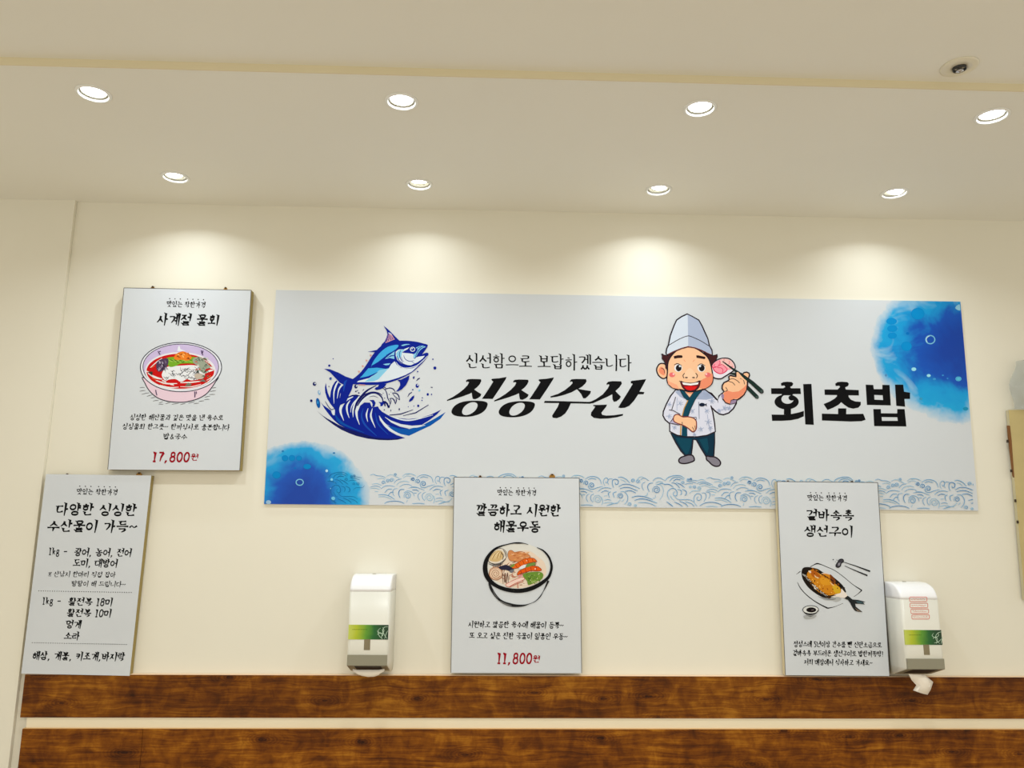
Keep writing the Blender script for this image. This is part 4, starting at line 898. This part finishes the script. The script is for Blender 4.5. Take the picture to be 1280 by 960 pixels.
# poster 2: price list
Y2_ = -0.026
P2 = poster([(26.5,842), (162,844.8), (189.1,594.4), (57.5,592.6)], Y2_, -0.003, 'white poster with only handwritten text, left end of the rail', [(84,594,0), (174,592.5,1)], line=False)
A = Art(Y2_); A.parent = P2; sh = .115
header(A, 96, 614, 147, 615.2, 608.2, sh)
text(A, '다양한 싱싱한', 70.5, 636.5, 171, 638, 16, BLK, w=.135, sh=sh+.06)
text(A, '수산물이 가득~', 59.5, 657.5, 171.5, 658.5, 16, BLK, w=.135, sh=sh+.06)
text(A, '1kg -', 60.5, 689, 85, 689.4, 10.5, BLK, w=.12, sh=sh)
text(A, '광어, 농어, 전어', 93, 690, 164.5, 691, 11, BLK, w=.135, sh=sh+.06)
text(A, '도미, 대방어', 91.5, 703.6, 147, 704.4, 11, BLK, w=.135, sh=sh+.06)
text(A, '※ 산낚지 한마리 직접 잡아', 60.5, 717.6, 144.5, 718.6, 7.8, BLK, w=.11, sh=sh+.06, wob=.3)
text(A, '탕탕이 해 드립니다~', 89.5, 729.6, 157, 730.6, 7.8, BLK, w=.11, sh=sh+.06, wob=.3)
dots(A, 48.6, 738.6, 164, 740.6, 42, BLK)
text(A, '1kg -', 52.5, 751, 77, 751.4, 10.5, BLK, w=.12, sh=sh)
text(A, '활전복 18미', 85.5, 752, 141, 752.8, 11, BLK, w=.135, sh=sh+.06)
text(A, '활전복 10미', 83.8, 766, 139.5, 766.8, 11, BLK, w=.135, sh=sh+.06)
text(A, '멍게', 82.6, 780.3, 101.4, 780.7, 11, BLK, w=.135, sh=sh+.06)
text(A, '소라', 80.4, 794.8, 99.6, 795.2, 11, BLK, w=.135, sh=sh+.06)
dots(A, 40.4, 803.4, 158, 805.6, 42, BLK)
text(A, '해삼, 개불, 키조개,바지락', 40.6, 819.6, 156, 821.2, 11.4, BLK, w=.135, sh=sh+.06)

# poster 3: seafood udon
Y3_ = -0.030
P3 = poster([(563.3,841), (727.3,841.5), (724.3,597.3), (567.4,596.3)], Y3_, -0.0095, 'white menu poster with noodles in a black brushed bowl', [(600.3,596.4,0), (690.2,594.5,1)], edge=CREAM)
A = Art(Y3_); A.parent = P3; sh = .01
header(A, 621.8, 615.2, 670.4, 616, 610, sh)
text(A, '깔끔하고 시원한', 595, 637.5, 701, 638.5, 16, BLK, w=.135, sh=sh+.08)
text(A, '해물우동', 617, 658, 675.5, 658.6, 15.5, BLK, w=.14, sh=sh+.06)
text(A, '시원하고 깔끔한 육수에 해물이 듬뿍~', 585.4, 780.6, 704.5, 781.8, 9, BLK, w=.12, sh=sh+.08, wob=.3)
text(A, '또 오고 싶은 진한 국물이 일품인 우동~', 586.8, 794.4, 709.5, 795.8, 9, BLK, w=.12, sh=sh+.08, wob=.3)
text(A, '11,800', 620.6, 822.8, 665, 823.2, 15.5, RED, w=.14, sh=sh+.08)
text(A, '원', 666.3, 823.8, 675, 824, 10, RED, w=.14, sh=sh+.05)
A = Art(Y3_); A.frame(595, 670, 10.105)
random.seed(11)
BR = ink(150, 96, 66); CR = ink(228, 208, 188)
A.ell(525, 380, 400, 292, ink(218, 217, 210), n=48)
A.poly([(165,420),(230,380),(330,340),(430,230),(560,185),(680,190),(780,260),(860,330),(890,440),(860,520),(770,590),(660,640),(540,660),(420,640),(300,590),(210,530)], CR, smooth=True)
for i in range(70):
    a = random.uniform(0, 2*PI); r = random.uniform(.2, .95); x = 525+r*330*math.cos(a); y = 420+r*215*math.sin(a)
    l = random.uniform(25, 60); t = math.atan2(215*math.cos(a), -330*math.sin(a))+random.uniform(-.3, .3)
    A.stroke([(x-l*math.cos(t), y-l*math.sin(t)), (x+random.uniform(-10,10), y+random.uniform(-10,10)), (x+l*math.cos(t), y+l*math.sin(t))], [.3, .75, .3], random.choice([BR, ink(176,120,90), ink(240,226,210), ink(120,76,56)]), smooth=True)
A.ell(250, 475, 85, 80, ink(226,200,174), outline=(.5, BR)); A.spiral(250, 475, 62, .5, BR, 2.2); A.ring(250, 475, 72, 66, .3, ink(190,130,95))
A.poly([(402,240),(415,190),(450,180),(490,205),(560,195),(640,220),(690,265),(640,290),(560,330),(500,320),(430,310)], ink(206,136,84), smooth=True, outline=(.3, BR))
for i in range(14):
    x = random.uniform(420, 640); y = random.uniform(205, 300); A.stroke([(x, y), (x+20, y+6), (x+38, y-4)], [.2, .8, .2], random.choice([ink(170,90,40), ink(234,190,150), ink(220,160,90)]), smooth=True)
A.poly([(160,318),(175,250),(215,195),(280,160),(340,165),(378,200),(388,255),(350,310),(290,345),(220,350)], ink(222,212,196), smooth=True, outline=(.45, ink(60,55,60)))
A.poly([(172,300),(200,230),(260,185),(320,190),(350,235),(330,290),(270,325),(200,320)], ink(206,176,124), smooth=True)
for k_i in range(7): A.stroke([(185+k_i*20, 300-k_i*4), (225+k_i*16, 235-k_i*4), (270+k_i*9, 195+k_i*3)], [.2, .5, .2], random.choice([ink(236,214,170), ink(160,120,70)]), smooth=True)
for p in ([(165,330),(240,362),(320,345),(375,290)], [(160,350),(250,380),(340,350)], [(345,175),(370,220),(372,260)], [(310,200),(345,250),(335,300)]): A.stroke(p, .8, ink(50,46,54), smooth=True, taper=True)
A.poly([(285,395),(330,375),(380,365),(440,385),(475,400),(470,430),(430,445),(380,430),(320,425)], ink(40,38,60), smooth=True); A.poly([(420,440),(480,420),(470,455),(440,465)], ink(110,112,120), smooth=True)
for i in range(14): x = random.uniform(330, 420); A.stroke([(x, random.uniform(460,500)), (x+random.uniform(-14,14), random.uniform(540,610))], .3, random.choice([ink(60,50,50), BR]))
A.poly([(455,405),(470,370),(540,330),(600,295),(660,278),(730,282),(768,322),(735,328),(660,345),(600,370),(560,395),(500,410)], ink(226,100,24), smooth=True, outline=(.3, ink(110,30,10)))
A.poly([(430,385),(455,360),(490,352),(480,385),(455,395)], ink(120,140,60), smooth=True)
A.poly([(520,480),(545,440),(600,415),(660,385),(740,378),(800,395),(828,432),(780,442),(700,440),(640,455),(570,475),(530,495)], ink(220,88,20), smooth=True, outline=(.3, ink(110,30,10)))
for x0, y0, x1, y1 in ((500,365,520,400), (540,340,565,385), (590,310,610,360), (650,290,665,335), (710,288,722,325), (560,435,580,470), (620,415,635,455), (690,390,700,438), (760,388,765,436)): A.stroke([(x0, y0), (x1, y1)], .45, ink(150,40,10))
A.ell(640, 312, 9, 6, ink(250,220,190), n=8); A.ell(748, 415, 12, 7, ink(250,210,190), n=8)
A.poly([(540,405),(590,370),(630,362),(640,385),(600,408),(560,418)], ink(224,226,230), smooth=True)
A.poly([(625,385),(660,350),(740,335),(745,365),(700,378),(650,395)], ink(110,140,70), smooth=True)
A.poly([(590,490),(640,465),(740,452),(820,458),(850,490),(830,545),(770,575),(720,600),(660,618),(645,570),(620,540)], ink(104,140,52), smooth=True)
for i in range(60):
    x = random.uniform(620, 830); y = random.uniform(470, 600)
    if (x-735)**2/110**2+(y-525)**2/75**2 > 1: continue
    A.stroke([(x, y), (x+random.uniform(-14,14), y+random.uniform(-14,14))], .7, random.choice([ink(40,70,20), ink(160,190,80), ink(70,104,30), ink(196,206,150)]))
A.poly([(375,615),(430,580),(520,540),(590,520),(612,545),(560,570),(480,605),(420,640),(390,635)], ink(238,208,196), smooth=True, outline=(.35, ink(200,90,80)))
A.stroke([(530,515),(560,500),(590,490)], [.6, 1.6, .6], ink(226,130,140)); A.stroke([(420,648),(500,612),(600,575)], .4, ink(190,80,60)); A.stroke([(525,590),(530,660)], .5, ink(190,80,60)); A.stroke([(455,475),(460,520),(500,520)], .5, ink(190,90,60))
rim = [((770,145),.5), ((850,185),1.6), ((910,250),2.2), ((940,310),2.2), ((955,380),2.8), ((945,450),3.0), ((915,520),3.4), ((850,580),4.2), ((770,630),4.8), ((680,668),5.2), ((580,690),5.0), ((470,690),5.0), ((360,670),4.6), ((260,630),4.4), ((180,570),5.2), ((130,490),5.6), ((115,400),5.6), ((130,310),4.8), ((175,230),3.6), ((240,165),2.6), ((310,130),1.6), ((400,105),1.0), ((470,90),1.2), ((540,88),1.8), ((600,92),.8), ((660,108),.4)]
A.stroke([p for p, w in rim], [w for p, w in rim], BLK, smooth=True)
low = [((165,590),2.0), ((190,660),3.2), ((230,730),3.0), ((290,800),2.6), ((360,845),3.2), ((430,868),3.8), ((500,880),3.2), ((600,878),1.8), ((680,855),.5), ((750,825),.7), ((810,765),1.0), ((850,700),.6), ((885,630),1.6), ((915,565),2.4)]
A.stroke([p for p, w in low], [w for p, w in low], ink(30,30,32), smooth=True)
A.stroke([(300,820),(380,862),(450,878)], [.4, 1.2, .4], ink(110,110,108), smooth=True); A.stroke([(215,690),(240,745),(280,790)], [.3, .8, .3], ink(100,100,100), smooth=True)
A.build('noodle_bowl_picture', P3)

# poster 4: grilled fish
Y4_ = -0.032
P4 = poster([(981.5,844), (1112.3,845), (1097.3,603), (971,601.7)], Y4_, -0.0095, 'white menu poster with a golden grilled fish on a plate', [(985,602.8,0), (1065,603.2,0)], edge=CREAM)
A = Art(Y4_); A.parent = P4; sh = -.045
header(A, 1009.5, 621.7, 1059, 622.6, 616.3, sh)
text(A, '겉바속촉', 1007.5, 643.6, 1067.5, 644.4, 14.8, BLK, w=.13, sh=sh+.06)
text(A, '생선구이', 1005, 664, 1066.8, 664.8, 14.8, BLK, w=.13, sh=sh+.06)
text(A, '정성스레 5년이상 간수를 뺀 신안소금으로', 992, 805, 1102, 806.6, 8.2, BLK, w=.12, sh=sh+.06, wob=.3)
text(A, '겉바속촉 부드러운 생선구이로 밥한끼뚝딱!', 991, 816.2, 1104, 817.8, 8.2, BLK, w=.12, sh=sh+.06, wob=.3)
text(A, '저희 매장에서 식사하고 가세요~', 1005, 827.6, 1090.5, 828.8, 8.2, BLK, w=.12, sh=sh+.06, wob=.3)
A = Art(Y4_); A.frame(985, 690, 10.667); random.seed(5)
for p, w in (([(295,200),(345,172),(390,155),(450,170),(520,200),(620,245),(740,330),(860,430),(985,512)], [.5,.7,1.4,.7,.6,.5,.5,.5,1.3]), ([(985,512),(930,560),(878,596)], [1.2,.5,.3]), ([(125,402),(165,480),(240,565),(340,645),(440,705),(530,750)], [.3,.8,.8,.9,1.2,1.6]), ([(530,750),(620,730),(735,684)], [1.4,.4,.2]), ([(112,298),(165,258)], [.2,.8])): A.stroke(p, w, BLK, smooth=len(p) > 2)
A.poly([(395,590),(460,600),(560,615),(650,605),(705,615),(700,645),(640,668),(590,652),(500,645),(440,618)], ink(176,178,178), smooth=True); A.poly([(430,600),(540,618),(640,618),(600,640),(500,632)], ink(132,134,136), smooth=True)
A.poly([(182,255),(205,210),(260,200),(320,208),(400,228),(470,272),(540,290),(600,330),(650,370),(695,410),(740,460),(772,528),(720,540),(640,590),(560,612),(480,608),(410,578),(330,525),(260,460),(205,380),(185,320)], ink(26,18,12), smooth=True)
A.poly([(258,280),(300,240),(370,232),(415,265),(430,290),(500,288),(560,302),(600,345),(612,400),(650,440),(690,470),(706,510),(690,556),(620,568),(550,578),(470,566),(400,525),(335,460),(285,400),(255,340)], ink(206,132,26), smooth=True)
A.poly([(300,260),(360,245),(400,290),(440,330),(400,350),(330,330)], ink(176,92,20), smooth=True); A.poly([(430,350),(520,340),(590,400),(560,440),(450,430)], ink(218,150,34), smooth=True); A.poly([(600,440),(680,470),(700,540),(640,555),(600,500)], ink(214,170,40), smooth=True)
A.poly([(560,300),(605,335),(640,400),(600,430),(570,380)], ink(120,60,20), smooth=True); A.poly([(268,250),(300,248),(312,275),(290,282)], ink(226,214,200)); A.poly([(350,300),(380,330),(420,340),(400,355),(360,335)], ink(222,196,150)); A.poly([(345,465),(385,480),(375,505),(350,490)], ink(228,214,196))
A.poly([(560,400),(600,430),(620,455),(585,440)], ink(230,196,160)); A.stroke([(420,288),(500,284),(560,300)], [.3, 1.0, .3], ink(226,206,190), smooth=True); A.stroke([(390,500),(460,545),(540,560)], [.2, .8, .2], ink(120,50,10), smooth=True)
for i in range(60):
    x = random.uniform(300, 660); y = random.uniform(290, 560)
    if abs((y-250)-(x-250)*.72) > 110: continue
    A.stroke([(x, y), (x+random.uniform(-16,16), y+random.uniform(-10,14))], .9, random.choice([ink(150,70,10), ink(70,36,10), ink(236,186,90), ink(170,90,14)]))
for i in range(40):
    t = i/39; x = 215+t*330; y = 300+t*300+20*math.sin(t*PI)*1.2
    A.stroke([(x-22, y-8), (x+4, y+14), (x+26, y+10)], [.2, random.uniform(.5,1.8), .2], random.choice([BLK, ink(40,26,14), ink(216,217,214), ink(90,60,30)]), smooth=True)
for i in range(26):
    t = i/25; x = 330+t*410; y = 222+t*250
    A.stroke([(x-14, y-14), (x, y), (x+20, y+8)], [.2, random.uniform(.5,1.6), .2], random.choice([BLK, ink(60,34,12), ink(150,84,20)]), smooth=True)
A.poly([(572,598),(640,562),(700,545),(712,490),(745,500),(780,560),(795,600),(740,612),(660,598)], ink(232,222,214), smooth=True)
A.poly([(700,470),(740,470),(775,525),(765,545),(735,510)], ink(40,34,30)); A.stroke([(500,605),(560,590),(640,575)], [.4, 1.6, .3], ink(60,40,20))
A.poly([(750,618),(795,582),(820,600),(860,632),(940,640),(1035,666),(1000,672),(1025,700),(960,692),(895,690),(905,730),(950,765),(995,800),(940,798),(895,785),(860,740),(830,680),(800,640)], ink(36,40,42)); A.poly([(900,650),(980,660),(1010,690),(930,682)], ink(60,84,92)); A.poly([(890,740),(930,770),(980,798),(930,792)], ink(130,112,96))
A.stroke([(735,132),(900,185),(1095,258)], [.4, .9, 1.7], BLK); A.stroke([(755,184),(880,240),(1060,315)], [.3, .9, 1.6], BLK); A.stroke([(640,105),(700,120)], .3, HG)
A.poly([(640,175),(660,140),(690,100),(725,95),(740,112),(735,135),(710,150),(700,188),(670,206),(645,198)], ink(60,58,66), smooth=True, outline=(.5, BLK)); A.poly([(665,150),(700,140),(690,180),(670,185)], ink(140,138,150)); A.ell(603, 101, 9, 7, BLK, n=10); A.ell(632, 130, 5, 4, BLK, n=8)
A.poly([(210,855),(260,838),(370,840),(372,862),(320,885),(230,890)], ink(168,170,170), smooth=True); A.poly([(240,845),(350,845),(300,868)], ink(110,112,112))
A.ell(303, 775, 108, 60, ink(216,218,216), n=32); A.ring(303, 770, 105, 54, .6, BLK); A.stroke([(205,790),(240,822),(300,834),(370,815),(408,770)], [.4, .9, 1.0, 1.0, .5], BLK, smooth=True); A.ell(310, 772, 66, 34, ink(20,12,14), n=24); A.stroke([(310,775),(345,770)], .5, ink(120,110,110))
A.build('grilled_fish_picture', P4)
# ================================================================== tissue dispensers
PLA = mat('white_plastic', rgb(222, 220, 208), 0.34, spec=0.5); PCAP = mat('white_plastic_lit', rgb(242, 243, 246), 0.22, spec=0.5)  # lid copy is paler: light on its upward face put into the colour
GTR = mat('grey_plastic', rgb(140, 136, 116), 0.4); GWI = mat('smoked_window', rgb(128, 116, 86), 0.2); DRK = mat('dark_gap', rgb(44, 38, 28), 0.7); TIS = mat('tissue_paper', rgb(240, 232, 218), 0.85)
LAB = mat('green_label', rgb(60, 130, 50), 0.35)
sx = LAB.node_tree.nodes.new('ShaderNodeSeparateXYZ'); L(LAB, coords(LAB, (1/0.136, 1, 1), (0.5, 0, 0)), sx.inputs[0])
nn = noise(LAB, coords(LAB), 30, 2)
tt = math_(LAB, 'ADD', sx.outputs[0], math_(LAB, 'MULTIPLY', math_(LAB, 'SUBTRACT', nn, .5), .12))
base(LAB, ramp(LAB, tt, [(0.0, rgb(196, 206, 96)), (0.22, rgb(178, 190, 26)), (0.45, rgb(92, 150, 30)), (0.62, rgb(16, 96, 26)), (0.82, rgb(12, 62, 22)), (1.0, rgb(16, 46, 22))]))
def rrect(w, wb, d, r, n=4):
    """plan outline: back edge at y=0 (half width wb), front at y=-d (half width w), front corners rounded"""
    P = [(-wb, -0.001)]
    for i in range(n+1):
        a = PI + i/n*PI/2; P.append((-w+r+r*math.cos(a), -d+r+r*math.sin(a)))
    for i in range(n+1):
        a = 1.5*PI + i/n*PI/2; P.append((w-r+r*math.cos(a), -d+r+r*math.sin(a)))
    P.append((wb, -0.001)); return P
def loft(secs, parent, name, m):
    V = []; Fc = []; rings = [rrect(w, wb, d, r) for z, w, wb, d, r in secs]; n = len(rings[0])
    for (z, *_), R_ in zip(secs, rings): V += [(x, y, z) for x, y in R_]
    for j in range(len(secs)-1):
        for i in range(n): Fc.append((j*n+i, j*n+(i+1) % n, (j+1)*n+(i+1) % n, (j+1)*n+i))
    Fc.append(tuple(range(n))); Fc.append(tuple(range((len(secs)-1)*n, len(secs)*n)))
    o = local(name, V, Fc, m, parent); return o
def lbox(name, x0, x1, y0, y1, z0, z1, m, parent, bev=0.0):
    V = [(x0,y0,z0),(x1,y0,z0),(x1,y0,z1),(x0,y0,z1),(x0,y1,z0),(x1,y1,z0),(x1,y1,z1),(x0,y1,z1)]
    o = local(name, V, BOXF, m, parent, smooth=False)
    if bev:
        bm = bmesh.new(); bm.from_mesh(o.data); bmesh.ops.bevel(bm, geom=bm.edges[:], offset=bev, segments=2, affect='EDGES'); bm.to_mesh(o.data); bm.free()
    return o
def dispenser(ul, ur, vbot, vtop, label, D, back_dv):
    Yf = -D
    pl, pr = at(ul, vbot, Yf), at(ur, vbot, Yf); W = (pr.x-pl.x)/2; xc = (pl.x+pr.x)/2
    z1 = pl.z                                                 # lower front lip
    top = at((ul+ur)/2, vtop, -0.045).z
    zb = z1 - back_dv
    root = empty('tissue_dispenser', (xc, 0, zb), label, 'tissue dispenser', 'tissue dispensers above the rail')
    h = lambda z: z-zb
    H = top-zb; t0 = h(z1)
    Wb = W*1.07
    secs = [(0.0, W*.97, Wb*.97, 0.030, .004), (t0, W, Wb, D-.004, .008), (t0+.004, W, Wb, D, .010)]
    zc = H-0.052
    secs += [(t0+.05, W, Wb, D, .010), (zc, W*1.01, Wb, D-.001, .010)]
    body = loft(secs, root, 'housing', PLA)
    cs = []
    for i in range(9):
        a = i/8*PI/2
        cs.append((zc+(H-zc)*math.sin(a), W*(1.01-.03*(1-math.cos(a))), Wb*(1.0-.015*(1-math.cos(a))), .035+(D-.036)*math.cos(a)**.8 if i < 8 else .035, .010))
    cap = loft(cs, root, 'curved_lid', PCAP)
    lbox('lock_slot', -.006, .006, -.040, -.034, H-.002, H+.0015, GTR, root, .0006)
    # grey tray with its front face and slanted underside
    V = []; 
    zt0, zt1 = t0-.002, t0+.034
    for x in (-W*.965, W*.965):
        V += [(x, Yf-.0035, zt1), (x, Yf-.0035, zt0+.004), (x, -.045, .004), (x, -.045, zt1)]
    tray = local('lower_tray', V, [(0,1,2,3), (4,7,6,5), (0,4,5,1), (1,5,6,2), (2,6,7,3), (3,7,4,0)], GTR, root, smooth=False)
    V = []
    for x in (-W*.62, W*.66):
        V += [(x, Yf+.004, zt0+.004), (x, -.060, .010), (x, -.060, .008), (x, Yf+.004, zt0+.0005)]
    local('paper_slot', V, [(0,1,2,3), (4,7,6,5), (0,4,5,1), (1,5,6,2), (2,6,7,3), (3,7,4,0)], DRK, tray, smooth=False)
    return root, Yf, h, W, xc, zb
def zz(v, Yf, zb, u): return at(u, v, Yf).z - zb
# left one
D1 = 0.125
R1, Yf, h, W, xc, zb = dispenser(432.8, 484.6, 832.5, 717.5, 'white tissue dispenser left of the noodle bowl poster', D1, 0.030)
def fit_out(R_, Yf, W, zb, u, vl0, vl1, wu0, wu1, wv1):
    zl0, zl1 = zz(vl1, Yf, zb, u), zz(vl0, Yf, zb, u)
    lab = lbox('green_label', -W+.002, W-.002, Yf-.0008, Yf+.004, zl0, zl1, LAB, R_)
    xa = at(wu0, vl1, Yf).x - R_.location.x; xb = at(wu1, vl1, Yf).x - R_.location.x
    lbox('level_window', xa, xb, Yf-.0010, Yf+.004, zz(wv1, Yf, zb, u), zl0+.001, GWI, R_, .0004)
fit_out(R1, Yf, W, zb, 460, 781, 799.3, 455.3, 463, 812.6)
A = Art(Yf-.0006); A.frame(420, 700, 6); lw = ink(190, 214, 190)
for p in ([(392,500),(362,505),(352,530),(362,560),(385,592)], [(310,560),(330,545),(345,560),(338,590)], [(335,510),(318,525),(322,545),(345,550),(360,530),(350,505)], [(365,592),(375,555),(388,530)], [(310,530),(325,570),(350,592)], [(348,520),(352,560),(340,575)]): A.stroke(p, .45, lw, smooth=True, taper=True)
for x in range(122, 232, 9): A.stroke([(x, 521), (x+6, 521)], .45, ink(70, 96, 30))
A.build('label_print', R1)
# folded paper lip
def tissue(root, pts3, parent, thick=.0012):
    n = len(pts3[0]); V = [tuple(p - root.location) for row in pts3 for p in row]; k = len(V)
    V += [(x, y+thick, z) for x, y, z in V]
    Fc = []
    for j in range(len(pts3)-1):
        for i in range(n-1):
            q = (j*n+i, j*n+i+1, (j+1)*n+i+1, (j+1)*n+i); Fc += [q, tuple(k+a for a in reversed(q))]
    b = [i for i in range(n)] + [(j+1)*n-1 for j in range(1, len(pts3))] + [(len(pts3)-1)*n+i for i in reversed(range(n-1))] + [j*n for j in reversed(range(1, len(pts3)-1))]
    for a, c in zip(b, b[1:]+b[:1]): Fc.append((a, c, k+c, k+a))
    return local('tissue_sheet', V, Fc, TIS, parent)
us = [440.8, 446, 452, 460, 467, 474, 480.5]
r0_ = [at(u, 836.0 + (1.2 if 442 < u < 479 else 0), -.098) for u in us]
r1_ = [at(u, v, -.104) for u, v in zip(us, (838.5, 841, 842, 842.5, 842.3, 841.2, 838.5))]
r2_ = [at(u, v, -.100) for u, v in zip((443, 447, 453, 460, 467, 472, 478), (840, 843.2, 845, 846.2, 846, 844.4, 840.5))]
tissue(R1, [r0_, r1_, r2_], R1)
# right one
R2, Yf, h, W, xc, zb = dispenser(1133.5, 1181.5, 837, 727.5, 'white tissue dispenser with red stamps and a hanging paper sheet', 0.130, 0.030)
fit_out(R2, Yf, W, zb, 1155, 787.5, 806, 1154, 1161.3, 818.6)
A = Art(Yf-.0006); A.frame(1090, 710, 5.65)
for p in ([(500,448),(468,458),(450,480),(455,510),(480,536)], [(430,500),(445,490),(462,500),(455,534)], [(435,460),(425,478),(445,490),(470,478),(465,455)], [(488,536),(495,500),(503,480)], [(440,530),(470,520),(490,500)]): A.stroke(p, .45, lw, smooth=True, taper=True)
for x in range(262, 352, 9): A.stroke([(x, 473), (x+6, 473)], .45, ink(70, 96, 30))
A.build('label_print', R2)
A = Art(Yf+.0004); A.frame(1090, 710, 5.65); RS = ink(222, 118, 108)
for x0, x1, y0, y1 in ((266,388,205,236), (269,394,248,280), (275,400,290,320), (282,405,330,360)):
    A.stroke([(x0+4,y0),(x1-4,y0),(x1,y0+4),(x1,y1-4),(x1-4,y1),(x0+4,y1),(x0,y1-4),(x0,y0+4)], .5, RS, closed=True)
    for x in range(x0+12, x1-14, 10): A.stroke([(x, (y0+y1)/2+random.uniform(-5,2)), (x+6, (y0+y1)/2+random.uniform(-2,5))], .4, RS)
A.build('stamp_print', R2, label='four small red rounded stamps')
a0 = [at(1135.8, 842.5, -.112), at(1142, 843, -.118), at(1150, 843.2, -.120), at(1156, 843.5, -.114)]
a1 = [at(1139.5, 850, -.108), at(1148, 849.5, -.122), at(1158.5, 848.5, -.124), at(1166.5, 852.5, -.110)]
a2 = [at(1145.5, 856.5, -.104), at(1152, 857, -.118), at(1159, 859, -.122), at(1163.5, 862, -.108)]
a3 = [at(1141.5, 863, -.112), at(1147, 865, -.118), at(1154, 867.3, -.120), at(1159.5, 868.5, -.112)]
tissue(R2, [a0, a1, a2, a3], R2)

# ================================================================== tan board and plastic bag at the right edge
TAN = mat('tan_board_face', rgb(190, 172, 118), 0.6); nn = noise(TAN, coords(TAN), 14, 4); base(TAN, mixc(TAN, nn, rgb(198, 180, 124), rgb(180, 164, 112)))
TANE = mat('tan_board_edge', rgb(190, 182, 150), 0.6)
Yb = -0.020
c = [at(1281, 750, Yb), at(1281, 750, Yb)+Vector((.36, 0, 0)), at(1261, 512, Yb)+Vector((.40, 0, 0.012)), at(1260.6, 512.5, Yb)]
RB = empty('wall_board', ((c[0].x+c[1].x)/2, Yb, c[0].z), 'tan board on the wall at the right edge of the photo', 'board')
v = [(p.x, Yb, p.z) for p in c] + [(p.x, -0.0060, p.z) for p in c]
mesh_obj('panel', v, BOXF, None, RB, mats=[TAN, TANE], midx=[0,1,1,1,1,1])
Yw = Yb-.0006
q = [at(1259.6, 532, Yw), at(1262.6, 532, Yw), at(1264.6, 550, Yw), at(1268, 597, Yw), at(1266.6, 594, Yw), at(1261.4, 550, Yw)]
# dark slit where the facing has lifted from the backing
k = len(q); v = [(p.x, Yw, p.z) for p in q] + [(p.x, Yw+.006, p.z) for p in q]
mesh_obj('split_edge', v, [tuple(range(k)), tuple(range(2*k-1, k-1, -1))] + [(i, (i+1) % k, (i+1) % k+k, i+k) for i in range(k)], mat('brown_split', rgb(120, 74, 24), 0.6), RB, label='dark brown slit along the upper left edge')
for u, vv in ((1259.6, 551.5), (1264.2, 588.5), (1269.3, 626), (1272.2, 652.5)):
    p = at(u, vv, -.020); box('staple', (p.x-.0012, -.024, p.z-.005), (p.x+.0012, -.0150, p.z+.005), mat('dark_nail', rgb(60,44,30), .4), RB, label='small dark staple')
# bag
PB = mat('clear_plastic', rgb(176, 184, 182), 0.15, spec=0.7, alpha=0.3)
random.seed(4)
rows = 11; cols = 9; V = []; Fc = []
for j in range(rows):
    t = j/(rows-1)
    lft = 1265 + 3.5*math.sin(t*7+1) + 6*max(0, .35-t); 
    for i in range(cols):
        s_ = i/(cols-1)
        p = at(lft + s_*60, 449 + t*62 + (-3*s_)*(1-t) + 9*max(0, .3-s_)*(1-t)*(1-t), -0.030 - .03*math.sin(PI*t)*(0.4+.6*s_) + random.uniform(-.011, .011))
        V.append((p.x, p.y, p.z))
k = len(V); V += [(x, y+.0006, z) for x, y, z in V]
for j in range(rows-1):
    for i in range(cols-1):
        a = j*cols+i; Fc += [(a, a+1, a+cols+1, a+cols), (k+a+cols, k+a+cols+1, k+a+1, k+a)]
pb = mesh_obj('plastic_bag', V, Fc, PB, smooth=True)
pb['label'] = 'crumpled clear plastic bag above the tan board'; pb['category'] = 'plastic bag'

# ================================================================== light of the room
w = bpy.data.worlds.new('room_light'); bpy.context.scene.world = w; w.use_nodes = True
w.node_tree.nodes['Background'].inputs[0].default_value = (1.0, 0.97, 0.87, 1); w.node_tree.nodes['Background'].inputs[1].default_value = 0.88
sc = bpy.context.scene
sc.view_settings.view_transform = 'Standard'; sc.view_settings.look = 'None'
sc.view_settings.exposure = 0.0; sc.view_settings.gamma = 1.0; sc.view_settings.use_curve_mapping = False
